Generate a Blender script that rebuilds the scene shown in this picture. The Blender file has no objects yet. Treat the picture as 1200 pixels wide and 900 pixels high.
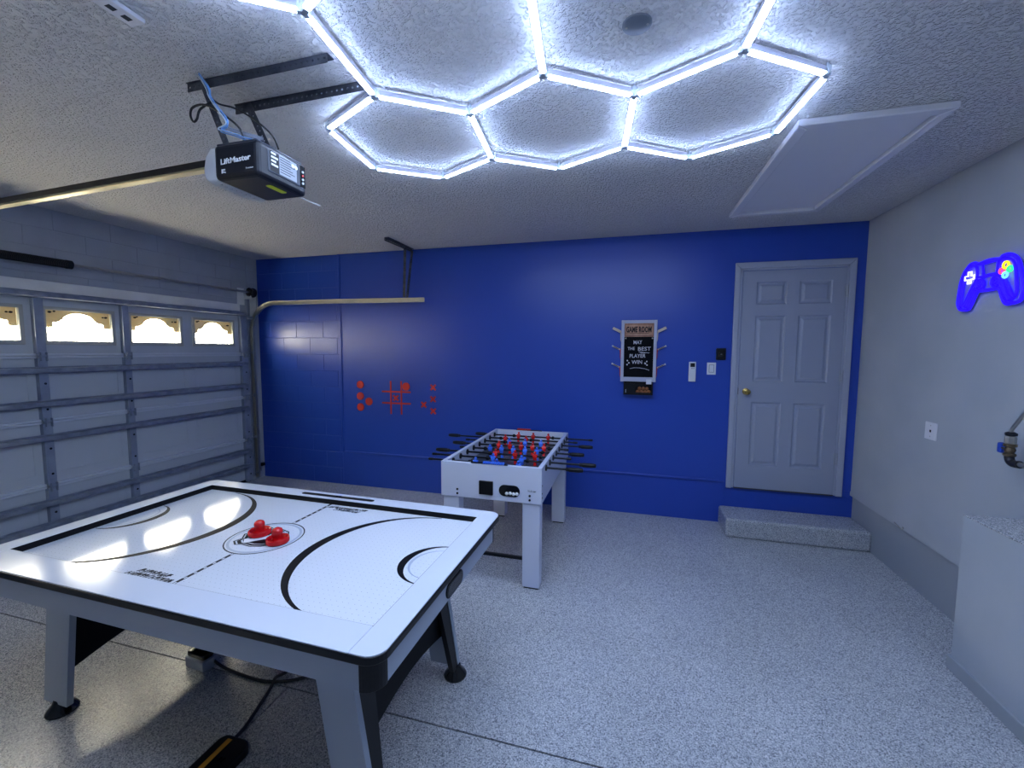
import bpy, bmesh, math, random
from mathutils import Vector, Matrix

# ------------------------------------------------------------------ scene, camera, world
scene = bpy.context.scene
C = scene.collection
PI = math.pi
random.seed(7)

def basis(yaw, pitch, roll):
    f = Vector((math.sin(yaw)*math.cos(pitch), math.cos(yaw)*math.cos(pitch), math.sin(pitch)))
    r = Vector((math.cos(yaw), -math.sin(yaw), 0)); u = r.cross(f)
    c, s = math.cos(roll), math.sin(roll)
    return c*r + s*u, -s*r + c*u, f

cam_data = bpy.data.cameras.new('camera')
cam = bpy.data.objects.new('camera', cam_data); C.objects.link(cam)
cr, cu, cf = basis(-0.26669, -0.07973, 0.00484)
m = Matrix((cr, cu, -cf)).transposed().to_4x4()
m.translation = Vector((4.5714, -4.4255, 1.6667))
cam.matrix_world = m
cam_data.sensor_width = 36.0
cam_data.lens = 36.0*498.7/1200.0
cam_data.clip_start = 0.02
scene.camera = cam

LED_STRENGTH = 19.0
SKY_STRENGTH = 10.5
world = bpy.data.worlds.new('daylight'); scene.world = world
world.use_nodes = True
bg = world.node_tree.nodes['Background']
bg.inputs[0].default_value = (1.0, 0.945, 0.80, 1); bg.inputs[1].default_value = SKY_STRENGTH

vs = scene.view_settings
vs.view_transform = 'Standard'; vs.look = 'None'; vs.gamma = 1.0; vs.use_curve_mapping = False
vs.exposure = 1.85
scene.cycles.use_denoising = True
scene.cycles.max_bounces = 8
scene.cycles.sample_clamp_indirect = 6.0

H = 2.788      # ceiling height
W = 6.535      # right wall
FY = -5.7      # wall behind the camera

# ------------------------------------------------------------------ materials
def lin(c):
    def g(v):
        v /= 255.0
        return v/12.92 if v <= 0.04045 else ((v+0.055)/1.055)**2.4
    return (g(c[0]), g(c[1]), g(c[2]), 1.0)

def mat(name, rgb, rough=0.5, metal=0.0, spec=0.5, coat=0.0):
    m = bpy.data.materials.new(name); m.use_nodes = True
    b = m.node_tree.nodes['Principled BSDF']
    b.inputs['Base Color'].default_value = lin(rgb)
    b.inputs['Roughness'].default_value = rough
    b.inputs['Metallic'].default_value = metal
    b.inputs['Specular IOR Level'].default_value = spec
    b.inputs['Coat Weight'].default_value = coat
    return m

def nodes(m):
    return m.node_tree.nodes, m.node_tree.links, m.node_tree.nodes['Principled BSDF']

def coords(m, scale=(1, 1, 1)):
    n, l, b = nodes(m)
    t = n.new('ShaderNodeTexCoord'); mp = n.new('ShaderNodeMapping')
    geo = n.new('ShaderNodeNewGeometry')
    mp.inputs['Scale'].default_value = scale
    l.new(geo.outputs['Position'], mp.inputs['Vector'])
    return mp.outputs['Vector']

def add_bump(m, scale, strength, dist=0.01, detail=3.0, ramp=None, rough=0.55):
    n, l, b = nodes(m)
    v = coords(m)
    t = n.new('ShaderNodeTexNoise'); t.inputs['Scale'].default_value = scale
    t.inputs['Detail'].default_value = detail; t.inputs['Roughness'].default_value = rough
    l.new(v, t.inputs['Vector'])
    out = t.outputs['Fac']
    if ramp:
        r = n.new('ShaderNodeValToRGB')
        r.color_ramp.elements[0].position = ramp[0]; r.color_ramp.elements[1].position = ramp[1]
        l.new(out, r.inputs['Fac']); out = r.outputs['Color']
    bp = n.new('ShaderNodeBump'); bp.inputs['Strength'].default_value = strength
    bp.inputs['Distance'].default_value = dist
    l.new(out, bp.inputs['Height']); l.new(bp.outputs['Normal'], b.inputs['Normal'])
    return m

def add_tint(m, rgb_a, rgb_b, scale=3.0, detail=4.0, lo=0.35, hi=0.65):
    n, l, b = nodes(m)
    v = coords(m)
    t = n.new('ShaderNodeTexNoise'); t.inputs['Scale'].default_value = scale
    t.inputs['Detail'].default_value = detail
    l.new(v, t.inputs['Vector'])
    r = n.new('ShaderNodeValToRGB')
    r.color_ramp.elements[0].position = lo; r.color_ramp.elements[0].color = lin(rgb_a)
    r.color_ramp.elements[1].position = hi; r.color_ramp.elements[1].color = lin(rgb_b)
    l.new(t.outputs['Fac'], r.inputs['Fac']); l.new(r.outputs['Color'], b.inputs['Base Color'])
    return m

def emit(name, rgb, strength):
    m = bpy.data.materials.new(name); m.use_nodes = True
    n, l, b = nodes(m)
    b.inputs['Base Color'].default_value = lin(rgb)
    b.inputs['Emission Color'].default_value = lin(rgb)
    b.inputs['Emission Strength'].default_value = strength
    return m

def floor_material():
    m = mat('epoxy_flake_floor', (170, 174, 180), 0.24, spec=0.5)
    n, l, b = nodes(m)
    v = coords(m)
    vo = n.new('ShaderNodeTexVoronoi'); vo.inputs['Scale'].default_value = 270.0
    l.new(v, vo.inputs['Vector'])
    sep = n.new('ShaderNodeSeparateColor'); l.new(vo.outputs['Color'], sep.inputs[0])
    r = n.new('ShaderNodeValToRGB'); e = r.color_ramp.elements
    r.color_ramp.interpolation = 'CONSTANT'
    e[0].position = 0.0; e[0].color = lin((116, 119, 126))
    e[1].position = 0.16; e[1].color = lin((156, 159, 165))
    for p, c in ((0.38, (176, 179, 184)), (0.66, (196, 198, 201)), (0.86, (216, 217, 218))):
        q = e.new(p); q.color = lin(c)
    l.new(sep.outputs[0], r.inputs['Fac'])
    big = n.new('ShaderNodeTexNoise'); big.inputs['Scale'].default_value = 1.6; big.inputs['Detail'].default_value = 5
    l.new(v, big.inputs['Vector'])
    br = n.new('ShaderNodeValToRGB')
    br.color_ramp.elements[0].position = 0.3; br.color_ramp.elements[0].color = (0.86, 0.86, 0.86, 1)
    br.color_ramp.elements[1].position = 0.7; br.color_ramp.elements[1].color = (1.0, 1.0, 1.0, 1)
    l.new(big.outputs['Fac'], br.inputs['Fac'])
    mx = n.new('ShaderNodeMix'); mx.data_type = 'RGBA'; mx.blend_type = 'MULTIPLY'
    mx.inputs['Factor'].default_value = 1.0
    l.new(r.outputs['Color'], mx.inputs[6]); l.new(br.outputs['Color'], mx.inputs[7])
    l.new(mx.outputs[2], b.inputs['Base Color'])
    nz = n.new('ShaderNodeTexNoise'); nz.inputs['Scale'].default_value = 75.0; nz.inputs['Detail'].default_value = 2.5
    l.new(v, nz.inputs['Vector'])
    bp = n.new('ShaderNodeBump'); bp.inputs['Strength'].default_value = 0.22; bp.inputs['Distance'].default_value = 0.003
    l.new(nz.outputs['Fac'], bp.inputs['Height']); l.new(bp.outputs['Normal'], b.inputs['Normal'])
    return m

def ceiling_material():
    m = mat('knockdown_ceiling', (224, 223, 222), 0.85, spec=0.2)
    n, l, b = nodes(m)
    v = coords(m)
    t = n.new('ShaderNodeTexNoise'); t.inputs['Scale'].default_value = 72.0
    t.inputs['Detail'].default_value = 3.0; t.inputs['Roughness'].default_value = 0.5
    t.inputs['Distortion'].default_value = 0.25
    l.new(v, t.inputs['Vector'])
    r = n.new('ShaderNodeValToRGB')
    r.color_ramp.elements[0].position = 0.47; r.color_ramp.elements[1].position = 0.68
    l.new(t.outputs['Fac'], r.inputs['Fac'])
    bp = n.new('ShaderNodeBump'); bp.inputs['Strength'].default_value = 1.0; bp.inputs['Distance'].default_value = 0.010
    l.new(r.outputs['Color'], bp.inputs['Height']); l.new(bp.outputs['Normal'], b.inputs['Normal'])
    return m

def pane_material():
    m = bpy.data.materials.new('frosted_glass'); m.use_nodes = True
    n, l = m.node_tree.nodes, m.node_tree.links
    n.remove(n['Principled BSDF']); out = n['Material Output']
    geo = n.new('ShaderNodeNewGeometry')
    t = n.new('ShaderNodeTexNoise'); t.inputs['Scale'].default_value = 70.0; t.inputs['Detail'].default_value = 2.0
    l.new(geo.outputs['Position'], t.inputs['Vector'])
    r = n.new('ShaderNodeValToRGB')
    r.color_ramp.elements[0].position = 0.42; r.color_ramp.elements[0].color = (0.10, 0.10, 0.10, 1)
    r.color_ramp.elements[1].position = 0.58; r.color_ramp.elements[1].color = (0.5, 0.5, 0.5, 1)
    l.new(t.outputs['Fac'], r.inputs['Fac'])
    tr = n.new('ShaderNodeBsdfTransparent'); tr.inputs[0].default_value = (0.9, 0.9, 0.88, 1)
    tl = n.new('ShaderNodeBsdfTranslucent'); tl.inputs[0].default_value = (0.85, 0.83, 0.76, 1)
    mx = n.new('ShaderNodeMixShader')
    l.new(r.outputs['Color'], mx.inputs[0]); l.new(tr.outputs[0], mx.inputs[1]); l.new(tl.outputs[0], mx.inputs[2])
    gl = n.new('ShaderNodeBsdfGlossy'); gl.inputs['Roughness'].default_value = 0.15
    m2 = n.new('ShaderNodeMixShader'); m2.inputs[0].default_value = 0.05
    l.new(mx.outputs[0], m2.inputs[1]); l.new(gl.outputs[0], m2.inputs[2])
    l.new(m2.outputs[0], out.inputs[0])
    return m

def translucent_material(name, rgb, fac=0.5):
    m = bpy.data.materials.new(name); m.use_nodes = True
    n, l = m.node_tree.nodes, m.node_tree.links
    n.remove(n['Principled BSDF']); out = n['Material Output']
    d = n.new('ShaderNodeBsdfDiffuse'); d.inputs[0].default_value = lin(rgb)
    t = n.new('ShaderNodeBsdfTranslucent'); t.inputs[0].default_value = lin(rgb)
    mx = n.new('ShaderNodeMixShader'); mx.inputs[0].default_value = fac
    l.new(d.outputs[0], mx.inputs[1]); l.new(t.outputs[0], mx.inputs[2]); l.new(mx.outputs[0], out.inputs[0])
    return m

def perforated_playfield():
    m = mat('playfield_laminate', (214, 219, 228), 0.07, spec=0.6)
    n, l, b = nodes(m)
    v = coords(m, (40, 40, 40))
    fr = n.new('ShaderNodeVectorMath'); fr.operation = 'FRACTION'; l.new(v, fr.inputs[0])
    sb = n.new('ShaderNodeVectorMath'); sb.operation = 'SUBTRACT'; sb.inputs[1].default_value = (0.5, 0.5, 0)
    l.new(fr.outputs[0], sb.inputs[0])
    sp = n.new('ShaderNodeSeparateXYZ'); l.new(sb.outputs[0], sp.inputs[0])
    cb = n.new('ShaderNodeCombineXYZ'); l.new(sp.outputs[0], cb.inputs[0]); l.new(sp.outputs[1], cb.inputs[1])
    ln = n.new('ShaderNodeVectorMath'); ln.operation = 'LENGTH'; l.new(cb.outputs[0], ln.inputs[0])
    lt = n.new('ShaderNodeMath'); lt.operation = 'LESS_THAN'; lt.inputs[1].default_value = 0.055
    l.new(ln.outputs['Value'], lt.inputs[0])
    mx = n.new('ShaderNodeMix'); mx.data_type = 'RGBA'
    mx.inputs[6].default_value = lin((214, 219, 228)); mx.inputs[7].default_value = lin((120, 125, 135))
    l.new(lt.outputs[0], mx.inputs['Factor']); l.new(mx.outputs[2], b.inputs['Base Color'])
    return m

M = {}
M['floor'] = floor_material()
M['ceiling'] = ceiling_material()
M['blue'] = add_bump(mat('blue_wall_paint', (32, 68, 168), 0.33, spec=0.5), 60, 0.12, 0.004)
M['blue_block'] = add_bump(mat('blue_block_paint', (32, 68, 168), 0.28, spec=0.5), 80, 0.35, 0.004)
M['blue_joint'] = mat('blue_joint_paint', (32, 68, 168), 0.4)
M['grey_wall'] = add_bump(add_tint(mat('grey_wall_paint', (164, 171, 180), 0.6), (160, 168, 177), (168, 175, 184), 2.0), 90, 0.12, 0.003)
M['grey_stem'] = add_bump(mat('grey_stem_paint', (148, 155, 163), 0.6), 40, 0.2, 0.004)
M['grey_block'] = add_bump(add_tint(mat('grey_block_paint', (160, 166, 174), 0.7), (155, 161, 169), (165, 171, 179), 3.0), 70, 0.3, 0.004)
M['joint'] = mat('block_joint_paint', (156, 162, 170), 0.8)
M['trim'] = add_tint(mat('trim_paint', (226, 226, 222), 0.5), (222, 222, 218), (230, 230, 226), 6)
M['door_paint'] = mat('entry_door_paint', (146, 153, 172), 0.42)
M['casing'] = mat('casing_paint', (160, 166, 184), 0.4)
M['door_steel'] = add_bump(mat('painted_door_steel', (188, 195, 201), 0.5), 120, 0.1, 0.002)
M['stile_steel'] = add_tint(mat('stile_steel', (140, 150, 168), 0.42, 0.2), (132, 142, 160), (148, 158, 174), 9)
M['strut_steel'] = add_tint(mat('strut_galvanised', (140, 148, 160), 0.38, 0.4), (126, 134, 146), (152, 160, 172), 12)
M['rail_white'] = mat('section_rail_paint', (206, 212, 220), 0.45)
M['galv'] = add_tint(mat('galvanised_steel', (172, 171, 164), 0.34, 0.8), (164, 163, 156), (180, 178, 170), 5)
M['dark_steel'] = add_tint(mat('dark_perforated_steel', (78, 82, 92), 0.45, 0.6), (66, 70, 80), (92, 96, 106), 16)
M['black_steel'] = mat('black_spring_steel', (26, 28, 32), 0.5, 0.5)
M['rail_black'] = mat('opener_rail_black', (22, 24, 28), 0.4, 0.3)
M['rail_side'] = mat('window_tinted_rail_steel', (170, 164, 140), 0.3, 0.9)  # plain steel; the windows' yellow reflection is mixed into its colour
M['window_frame'] = mat('window_frame_plastic', (172, 172, 166), 0.5)
M['pane'] = pane_material()
M['insert'] = translucent_material('arched_insert_plastic', (232, 214, 164), 0.085)
M['wasp'] = mat('dark_mud_clump', (46, 42, 36), 0.9)
M['black'] = mat('black_plastic', (10, 11, 15), 0.4, spec=0.3)
M['black_matte'] = mat('black_matte_board', (9, 10, 14), 0.6, spec=0.2)
M['black_gloss'] = mat('black_gloss_plastic', (10, 11, 14), 0.12)
M['table_white'] = mat('table_laminate', (206, 212, 224), 0.14, spec=0.5)
M['apron'] = mat('table_apron_laminate', (156, 166, 182), 0.35)
M['leg_grey'] = mat('table_leg_laminate', (156, 166, 181), 0.4)
M['playfield'] = perforated_playfield()
M['print_black'] = mat('black_print', (12, 13, 18), 0.5, spec=0.15)
M['print_grey'] = mat('grey_print', (176, 186, 202), 0.25)
M['print_white'] = mat('white_print', (220, 225, 235), 0.3)
M['red'] = mat('red_plastic', (196, 16, 22), 0.25)
M['foos_white'] = mat('foosball_laminate', (196, 202, 220), 0.35)
M['foos_field'] = mat('foosball_field', (52, 56, 62), 0.4)
M['foos_red'] = mat('player_red', (205, 28, 26), 0.3)
M['foos_blue'] = mat('player_blue', (60, 112, 225), 0.3)
M['rod'] = mat('rod_black_chrome', (26, 27, 32), 0.3, 0.6)
M['ball_white'] = mat('ball_white', (215, 215, 215), 0.35)
M['token'] = mat('red_token_paint', (205, 38, 24), 0.5)
M['brass'] = mat('polished_brass', (190, 160, 90), 0.2, 1.0)
M['hinge'] = mat('hinge_paint', (158, 164, 176), 0.35, 0.3)
M['white_plastic'] = mat('white_plastic', (216, 218, 224), 0.4)
M['led_housing'] = mat('led_tube_housing', (190, 190, 205), 0.4)
M['led'] = emit('led_diffuser', (192, 215, 255), LED_STRENGTH)
M['connector'] = mat('clear_connector', (205, 215, 225), 0.2)
M['opener_black'] = mat('opener_housing', (15, 19, 29), 0.36, spec=0.35)
M['opener_grey'] = mat('opener_grey_trim', (46, 53, 66), 0.35)
M['lens'] = translucent_material('opener_lens', (215, 218, 222), 0.45)
M['logo_white'] = mat('logo_white', (225, 228, 232), 0.5)
M['label_grey'] = mat('label_grey', (150, 156, 165), 0.4)
M['yellow'] = mat('yellow_sticker', (200, 214, 30), 0.5)
M['wire_blue'] = mat('blue_wire', (110, 165, 225), 0.4)
M['wire_white'] = mat('white_wire', (190, 200, 210), 0.4)
M['cord'] = mat('black_cord', (16, 17, 20), 0.5)
M['ochre'] = mat('ochre_strip', (176, 120, 34), 0.5)
M['wood'] = add_tint(mat('sign_wood', (176, 130, 104), 0.6), (160, 114, 90), (192, 148, 120), 22)
M['tan_wood'] = mat('tan_wood', (206, 190, 170), 0.55)
M['chalkboard'] = mat('chalkboard', (7, 8, 14), 0.8, spec=0.15)
M['chalk'] = mat('chalk', (205, 205, 215), 0.9)
M['sign_frame'] = mat('sign_frame_paint', (170, 174, 196), 0.5)
M['rubber_red'] = mat('red_rubber', (178, 40, 46), 0.6)
M['brown'] = mat('brown_ball', (150, 92, 52), 0.5)
M['fixture_grey'] = mat('grey_cover_plate', (104, 112, 124), 0.5)
M['hatch'] = mat('hatch_paint', (226, 225, 230), 0.6)
M['brass_old'] = add_tint(mat('tarnished_brass', (100, 88, 70), 0.45, 0.7), (84, 74, 60), (118, 102, 80), 40)
M['iron'] = mat('black_iron_pipe', (44, 44, 50), 0.45, 0.5)
M['handle_blue'] = mat('blue_handle', (30, 70, 170), 0.4)
M['neon_blue'] = emit('neon_blue', (38, 8, 255), 0.30)
M['neon_white'] = emit('neon_white', (255, 255, 255), 0.42)
M['neon_yellow'] = emit('neon_yellow', (255, 228, 20), 0.42)
M['neon_green'] = emit('neon_green', (40, 235, 120), 0.42)
M['neon_red'] = emit('neon_red', (255, 70, 110), 0.42)
M['neon_cyan'] = emit('neon_cyan', (110, 215, 255), 0.42)
M['driveway'] = add_tint(mat('driveway_concrete', (190, 186, 176), 0.9), (176, 172, 162), (200, 196, 186), 2)
M['asphalt'] = mat('joint_dark', (60, 63, 68), 0.9)

# ------------------------------------------------------------------ mesh helpers
def B():
    return bmesh.new()

def box(bm, x0, x1, y0, y1, z0, z1):
    v = [bm.verts.new((x, y, z)) for x in (x0, x1) for y in (y0, y1) for z in (z0, z1)]
    for f in ((0, 1, 3, 2), (4, 6, 7, 5), (0, 4, 5, 1), (2, 3, 7, 6), (0, 2, 6, 4), (1, 5, 7, 3)):
        bm.faces.new([v[i] for i in f])
    return v

def obox(bm, p0, p1, w, h, up=(0, 0, 1)):
    """box along p0-p1, w across, h along up"""
    p0 = Vector(p0); p1 = Vector(p1); d = (p1-p0).normalized()
    s = d.cross(Vector(up)).normalized(); u = s.cross(d).normalized()
    v = []
    for p in (p0, p1):
        for a, b in ((-1, -1), (1, -1), (1, 1), (-1, 1)):
            v.append(bm.verts.new(p + s*(a*w/2) + u*(b*h/2)))
    bm.faces.new(v[3::-1]); bm.faces.new(v[4:])
    for i in range(4):
        j = (i+1) % 4
        bm.faces.new((v[i], v[j], v[4+j], v[4+i]))
    return v

def tube(bm, pts, r, seg=8, closed=False, cap=True):
    pts = [Vector(p) for p in pts]; n = len(pts); rings = []
    prev = None
    for i in range(n):
        if closed:
            t = (pts[(i+1) % n]-pts[i-1]).normalized()
        else:
            t = (pts[min(i+1, n-1)]-pts[max(i-1, 0)]).normalized()
        if prev is None:
            a = Vector((0, 0, 1)) if abs(t.z) < 0.9 else Vector((1, 0, 0))
            s = t.cross(a).normalized()
        else:
            s = (prev - t*prev.dot(t)).normalized()
        prev = s; u = t.cross(s)
        rr = r[i] if isinstance(r, (list, tuple)) else r
        rings.append([bm.verts.new(pts[i] + (s*math.cos(2*PI*k/seg) + u*math.sin(2*PI*k/seg))*rr) for k in range(seg)])
    for i in range(n if closed else n-1):
        a, b = rings[i], rings[(i+1) % n]
        for k in range(seg):
            bm.faces.new((a[k], a[(k+1) % seg], b[(k+1) % seg], b[k]))
    if cap and not closed:
        bm.faces.new(rings[0][::-1]); bm.faces.new(rings[-1])

def cyl(bm, p0, p1, r, seg=16):
    tube(bm, [p0, p1], r, seg)

def lathe(bm, prof, origin, axis=(0, 0, 1), seg=24):
    """prof = [(radius, height), ...] around axis"""
    o = Vector(origin); ax = Vector(axis).normalized()
    a = Vector((1, 0, 0)) if abs(ax.x) < 0.9 else Vector((0, 1, 0))
    s = ax.cross(a).normalized(); u = ax.cross(s)
    rings = []
    for r, h in prof:
        if r < 1e-6:
            rings.append([bm.verts.new(o + ax*h)])
        else:
            rings.append([bm.verts.new(o + ax*h + (s*math.cos(2*PI*k/seg)+u*math.sin(2*PI*k/seg))*r) for k in range(seg)])
    for a_, b_ in zip(rings, rings[1:]):
        for k in range(seg):
            j = (k+1) % seg
            if len(a_) == 1 and len(b_) == 1: continue
            if len(a_) == 1: bm.faces.new((a_[0], b_[j], b_[k]))
            elif len(b_) == 1: bm.faces.new((a_[k], a_[j], b_[0]))
            else: bm.faces.new((a_[k], a_[j], b_[j], b_[k]))
    if len(rings[0]) > 1: bm.faces.new(rings[0][::-1])
    if len(rings[-1]) > 1: bm.faces.new(rings[-1])

def prism(bm, pts, fn, a, b):
    """extrude polygon pts (2-D) between depths a and b; fn(u, v, d) -> xyz"""
    A = [bm.verts.new(fn(u, v, a)) for u, v in pts]
    Bv = [bm.verts.new(fn(u, v, b)) for u, v in pts]
    bm.faces.new(A[::-1]); bm.faces.new(Bv)
    n = len(pts)
    for i in range(n):
        j = (i+1) % n
        bm.faces.new((A[i], A[j], Bv[j], Bv[i]))

XZ = lambda u, v, d: (u, d, v)
YZ = lambda u, v, d: (d, u, v)
XY = lambda u, v, d: (u, v, d)

def band(bm, outer, inner, fn, a, b, closed=True):
    """extruded strip between two polylines of equal length"""
    n = len(outer)
    vo = [[bm.verts.new(fn(*p, d)) for p in outer] for d in (a, b)]
    vi = [[bm.verts.new(fn(*p, d)) for p in inner] for d in (a, b)]
    for i in range(n if closed else n-1):
        j = (i+1) % n
        bm.faces.new((vo[1][i], vo[1][j], vi[1][j], vi[1][i]))
        bm.faces.new((vo[0][j], vo[0][i], vi[0][i], vi[0][j]))
        bm.faces.new((vo[0][i], vo[0][j], vo[1][j], vo[1][i]))
        bm.faces.new((vi[0][j], vi[0][i], vi[1][i], vi[1][j]))
    if not closed:
        for i in (0, n-1):
            bm.faces.new((vo[0][i], vo[1][i], vi[1][i], vi[0][i]))

def arc(cx, cy, r, a0, a1, n=32):
    return [(cx + r*math.cos(math.radians(a0+(a1-a0)*i/(n-1))), cy + r*math.sin(math.radians(a0+(a1-a0)*i/(n-1)))) for i in range(n)]

def rrect(x0, x1, y0, y1, r, n=6):
    p = []
    for cx, cy, a in ((x1-r, y1-r, 0), (x0+r, y1-r, 90), (x0+r, y0+r, 180), (x1-r, y0+r, 270)):
        p += arc(cx, cy, r, a, a+90, n)
    return p

def sphere(bm, c, r, seg=14, rings=8, squash=1.0):
    prof = [(r*math.sin(PI*i/rings), -r*squash*math.cos(PI*i/rings)) for i in range(rings+1)]
    prof[0] = (0, prof[0][1]); prof[-1] = (0, prof[-1][1])
    lathe(bm, prof, c, (0, 0, 1), seg)

def link(name, me, material, parent=None, smooth=False, bevel=0.0, segs=2, kind=None, label=None, cat=None, group=None):
    o = bpy.data.objects.new(name, me); C.objects.link(o)
    if material is not None and not me.materials: me.materials.append(material)
    if parent is not None:
        o.parent = parent
        if parent.type == 'EMPTY':
            o.matrix_parent_inverse = Matrix.Translation(-parent.location)
        elif parent.get('_off'):
            o.matrix_parent_inverse = Matrix.Translation(-Vector(parent['_off']))
    if bevel:
        b = o.modifiers.new('bevel', 'BEVEL'); b.width = bevel; b.segments = segs
        b.limit_method = 'ANGLE'; b.angle_limit = math.radians(40)
    if kind: o['kind'] = kind
    if label: o['label'] = label
    if cat: o['category'] = cat
    if group: o['group'] = group
    return o

def obj(name, bm, material, parent=None, smooth=False, bevel=0.0, segs=2, kind=None, label=None, cat=None, group=None):
    bmesh.ops.recalc_face_normals(bm, faces=bm.faces[:])
    off = None
    if parent is None:
        xs = [v.co for v in bm.verts]
        lo = [min(c[i] for c in xs) for i in range(3)]; hi = [max(c[i] for c in xs) for i in range(3)]
        off = Vector(((lo[0]+hi[0])/2, (lo[1]+hi[1])/2, lo[2]))
        for v in bm.verts: v.co -= off
    me = bpy.data.meshes.new(name); bm.to_mesh(me); bm.free()
    if smooth:
        for p in me.polygons: p.use_smooth = True
        me.set_sharp_from_angle(angle=math.radians(40))
    o = link(name, me, material, parent, smooth, bevel, segs, kind, label, cat, group)
    if off is not None:
        o.location = off; o['_off'] = tuple(off)
    return o

def thing(name, loc, label, cat, group=None, kind=None):
    o = bpy.data.objects.new(name, None); C.objects.link(o)
    o.location = loc; o.empty_display_size = 0.05
    if label: o['label'] = label
    if cat: o['category'] = cat
    if group: o['group'] = group
    if kind: o['kind'] = kind
    return o

def bx(name, b, material, parent=None, bevel=0.0, **k):
    bm = B(); box(bm, *b)
    return obj(name, bm, material, parent, bevel=bevel, **k)

def text(name, s, size, origin, xd, yd, material, parent, depth=0.001, width=None, align='LEFT', shear=0.0, bold=0.0):
    cu_ = bpy.data.curves.new(name, 'FONT'); cu_.body = s; cu_.size = size
    cu_.extrude = depth; cu_.align_x = align; cu_.resolution_u = 2; cu_.shear = shear; cu_.offset = bold
    t = bpy.data.objects.new(name, cu_); C.objects.link(t)
    bpy.context.view_layer.update()
    me = bpy.data.meshes.new_from_object(t.evaluated_get(bpy.context.evaluated_depsgraph_get()))
    bpy.data.objects.remove(t)
    xd = Vector(xd).normalized(); yd = Vector(yd).normalized(); zd = xd.cross(yd)
    k = 1.0
    if width:
        xs = [v.co.x for v in me.vertices]; k = width/(max(xs)-min(xs))
    o3 = Vector(origin)
    for v in me.vertices:
        c = v.co.copy(); v.co = o3 + xd*(c.x*k) + yd*c.y + zd*c.z
    me.name = name; me.materials.clear()
    return link(name, me, material, parent)

def clean():
    for o in bpy.data.objects:
        if '_off' in o: del o['_off']

def smooth_path(pts, n=6):
    pts = [Vector(p) for p in pts]; out = []
    for i in range(len(pts)-1):
        p0 = pts[max(i-1, 0)]; p1 = pts[i]; p2 = pts[i+1]; p3 = pts[min(i+2, len(pts)-1)]
        for k in range(n):
            t = k/n
            out.append(0.5*((2*p1)+(p2-p0)*t+(2*p0-5*p1+4*p2-p3)*t*t+(3*p1-p0-3*p2+p3)*t**3))
    out.append(pts[-1]); return out

# ------------------------------------------------------------------ the room shell
SH = 0.37     # height of the concrete stem below the drywall
flo = bx('floor', (-0.05, W+0.2, FY-0.1, 0.15, -0.12, -0.006), M['asphalt'], kind='structure')
for b in ((-0.05, W+0.2, -2.803, 0.15), (-0.05, 2.987, FY-0.1, -2.811), (2.992, W+0.2, FY-0.1, -2.811)):
    bx('slab', (b[0], b[1], b[2], b[3], -0.1, 0.0), M['floor'], flo, bevel=0.001)
cei = bx('ceiling', (-0.2, W+0.2, FY-0.1, 0.2, H, H+0.1), M['ceiling'], kind='structure')

# blue wall: painted block at the left, drywall above a stem at the right
wb = bx('wall_back', (-0.2, W+0.2, 0.0115, 0.2, 0.0, H), M['blue_joint'], kind='structure')
bx('drywall', (1.222, W+0.02, 0.0, 0.03, 0.41, H), M['blue'], wb, bevel=0.003)
bx('drywall_return', (1.206, 1.236, -0.012, 0.03, 0.41, H), M['blue'], wb, bevel=0.006)
bx('stem', (1.236, 5.49, 0.012, 0.03, 0.0, 0.405), M['blue'], wb, bevel=0.004)
bx('stem', (5.49, W+0.03, 0.010, 0.03, 0.0, 0.352), M['blue'], wb, bevel=0.004)
bx('stem_ledge', (1.21, 5.49, -0.006, 0.03, 0.403, 0.425), M['blue'], wb, bevel=0.005)
block_mesh = {}
def block(y0z, x0, x1, z0, z1, parent, plane, material):
    key = (plane, round(x1-x0, 3), round(z1-z0, 3))
    if key not in block_mesh:
        bm = B(); w, h = x1-x0, z1-z0
        if plane == 'back':
            box(bm, 0, w, 0, 0.02, 0, h)
            bm.faces.ensure_lookup_table()
        else:
            box(bm, -0.02, 0, 0, w, 0, h)
        bmesh.ops.bevel(bm, geom=bm.edges[:], offset=0.0025, segments=1, affect='EDGES')
        bmesh.ops.recalc_face_normals(bm, faces=bm.faces[:])
        me = bpy.data.meshes.new('block'); bm.to_mesh(me); bm.free(); me.materials.append(material)
        block_mesh[key] = me
    o = link('block', block_mesh[key], None, parent)
    if parent.get('_off'):
        o.matrix_parent_inverse = Matrix.Translation(-Vector(parent['_off']))
    o.location = (x0, y0z, z0) if plane == 'back' else (y0z, x0, z0)
J = 0.005
for r in range(14):
    z0 = 0.003 + 0.2005*r; z1 = min(z0+0.2005-J, H)
    cuts = [0.0, 0.182, 0.577, 0.969, 1.206] if r % 2 else [0.0, 0.384, 0.775, 1.168, 1.206]
    for a, b_ in zip(cuts, cuts[1:]):
        block(0.008, a+J/2, b_-J/2, z0, z1, wb, 'back', M['blue_block'])

# right wall
wr = bx('wall_right', (W, W+0.2, FY-0.1, 0.024, SH, H), M['grey_wall'], kind='structure')
bx('stem', (W+0.022, W+0.2, FY-0.1, 0.02, 0.0, SH), M['grey_stem'], wr)
bx('wall_front', (-0.2, W+0.2, FY-0.2, FY, 0.0, H), M['grey_wall'], kind='structure')

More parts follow.
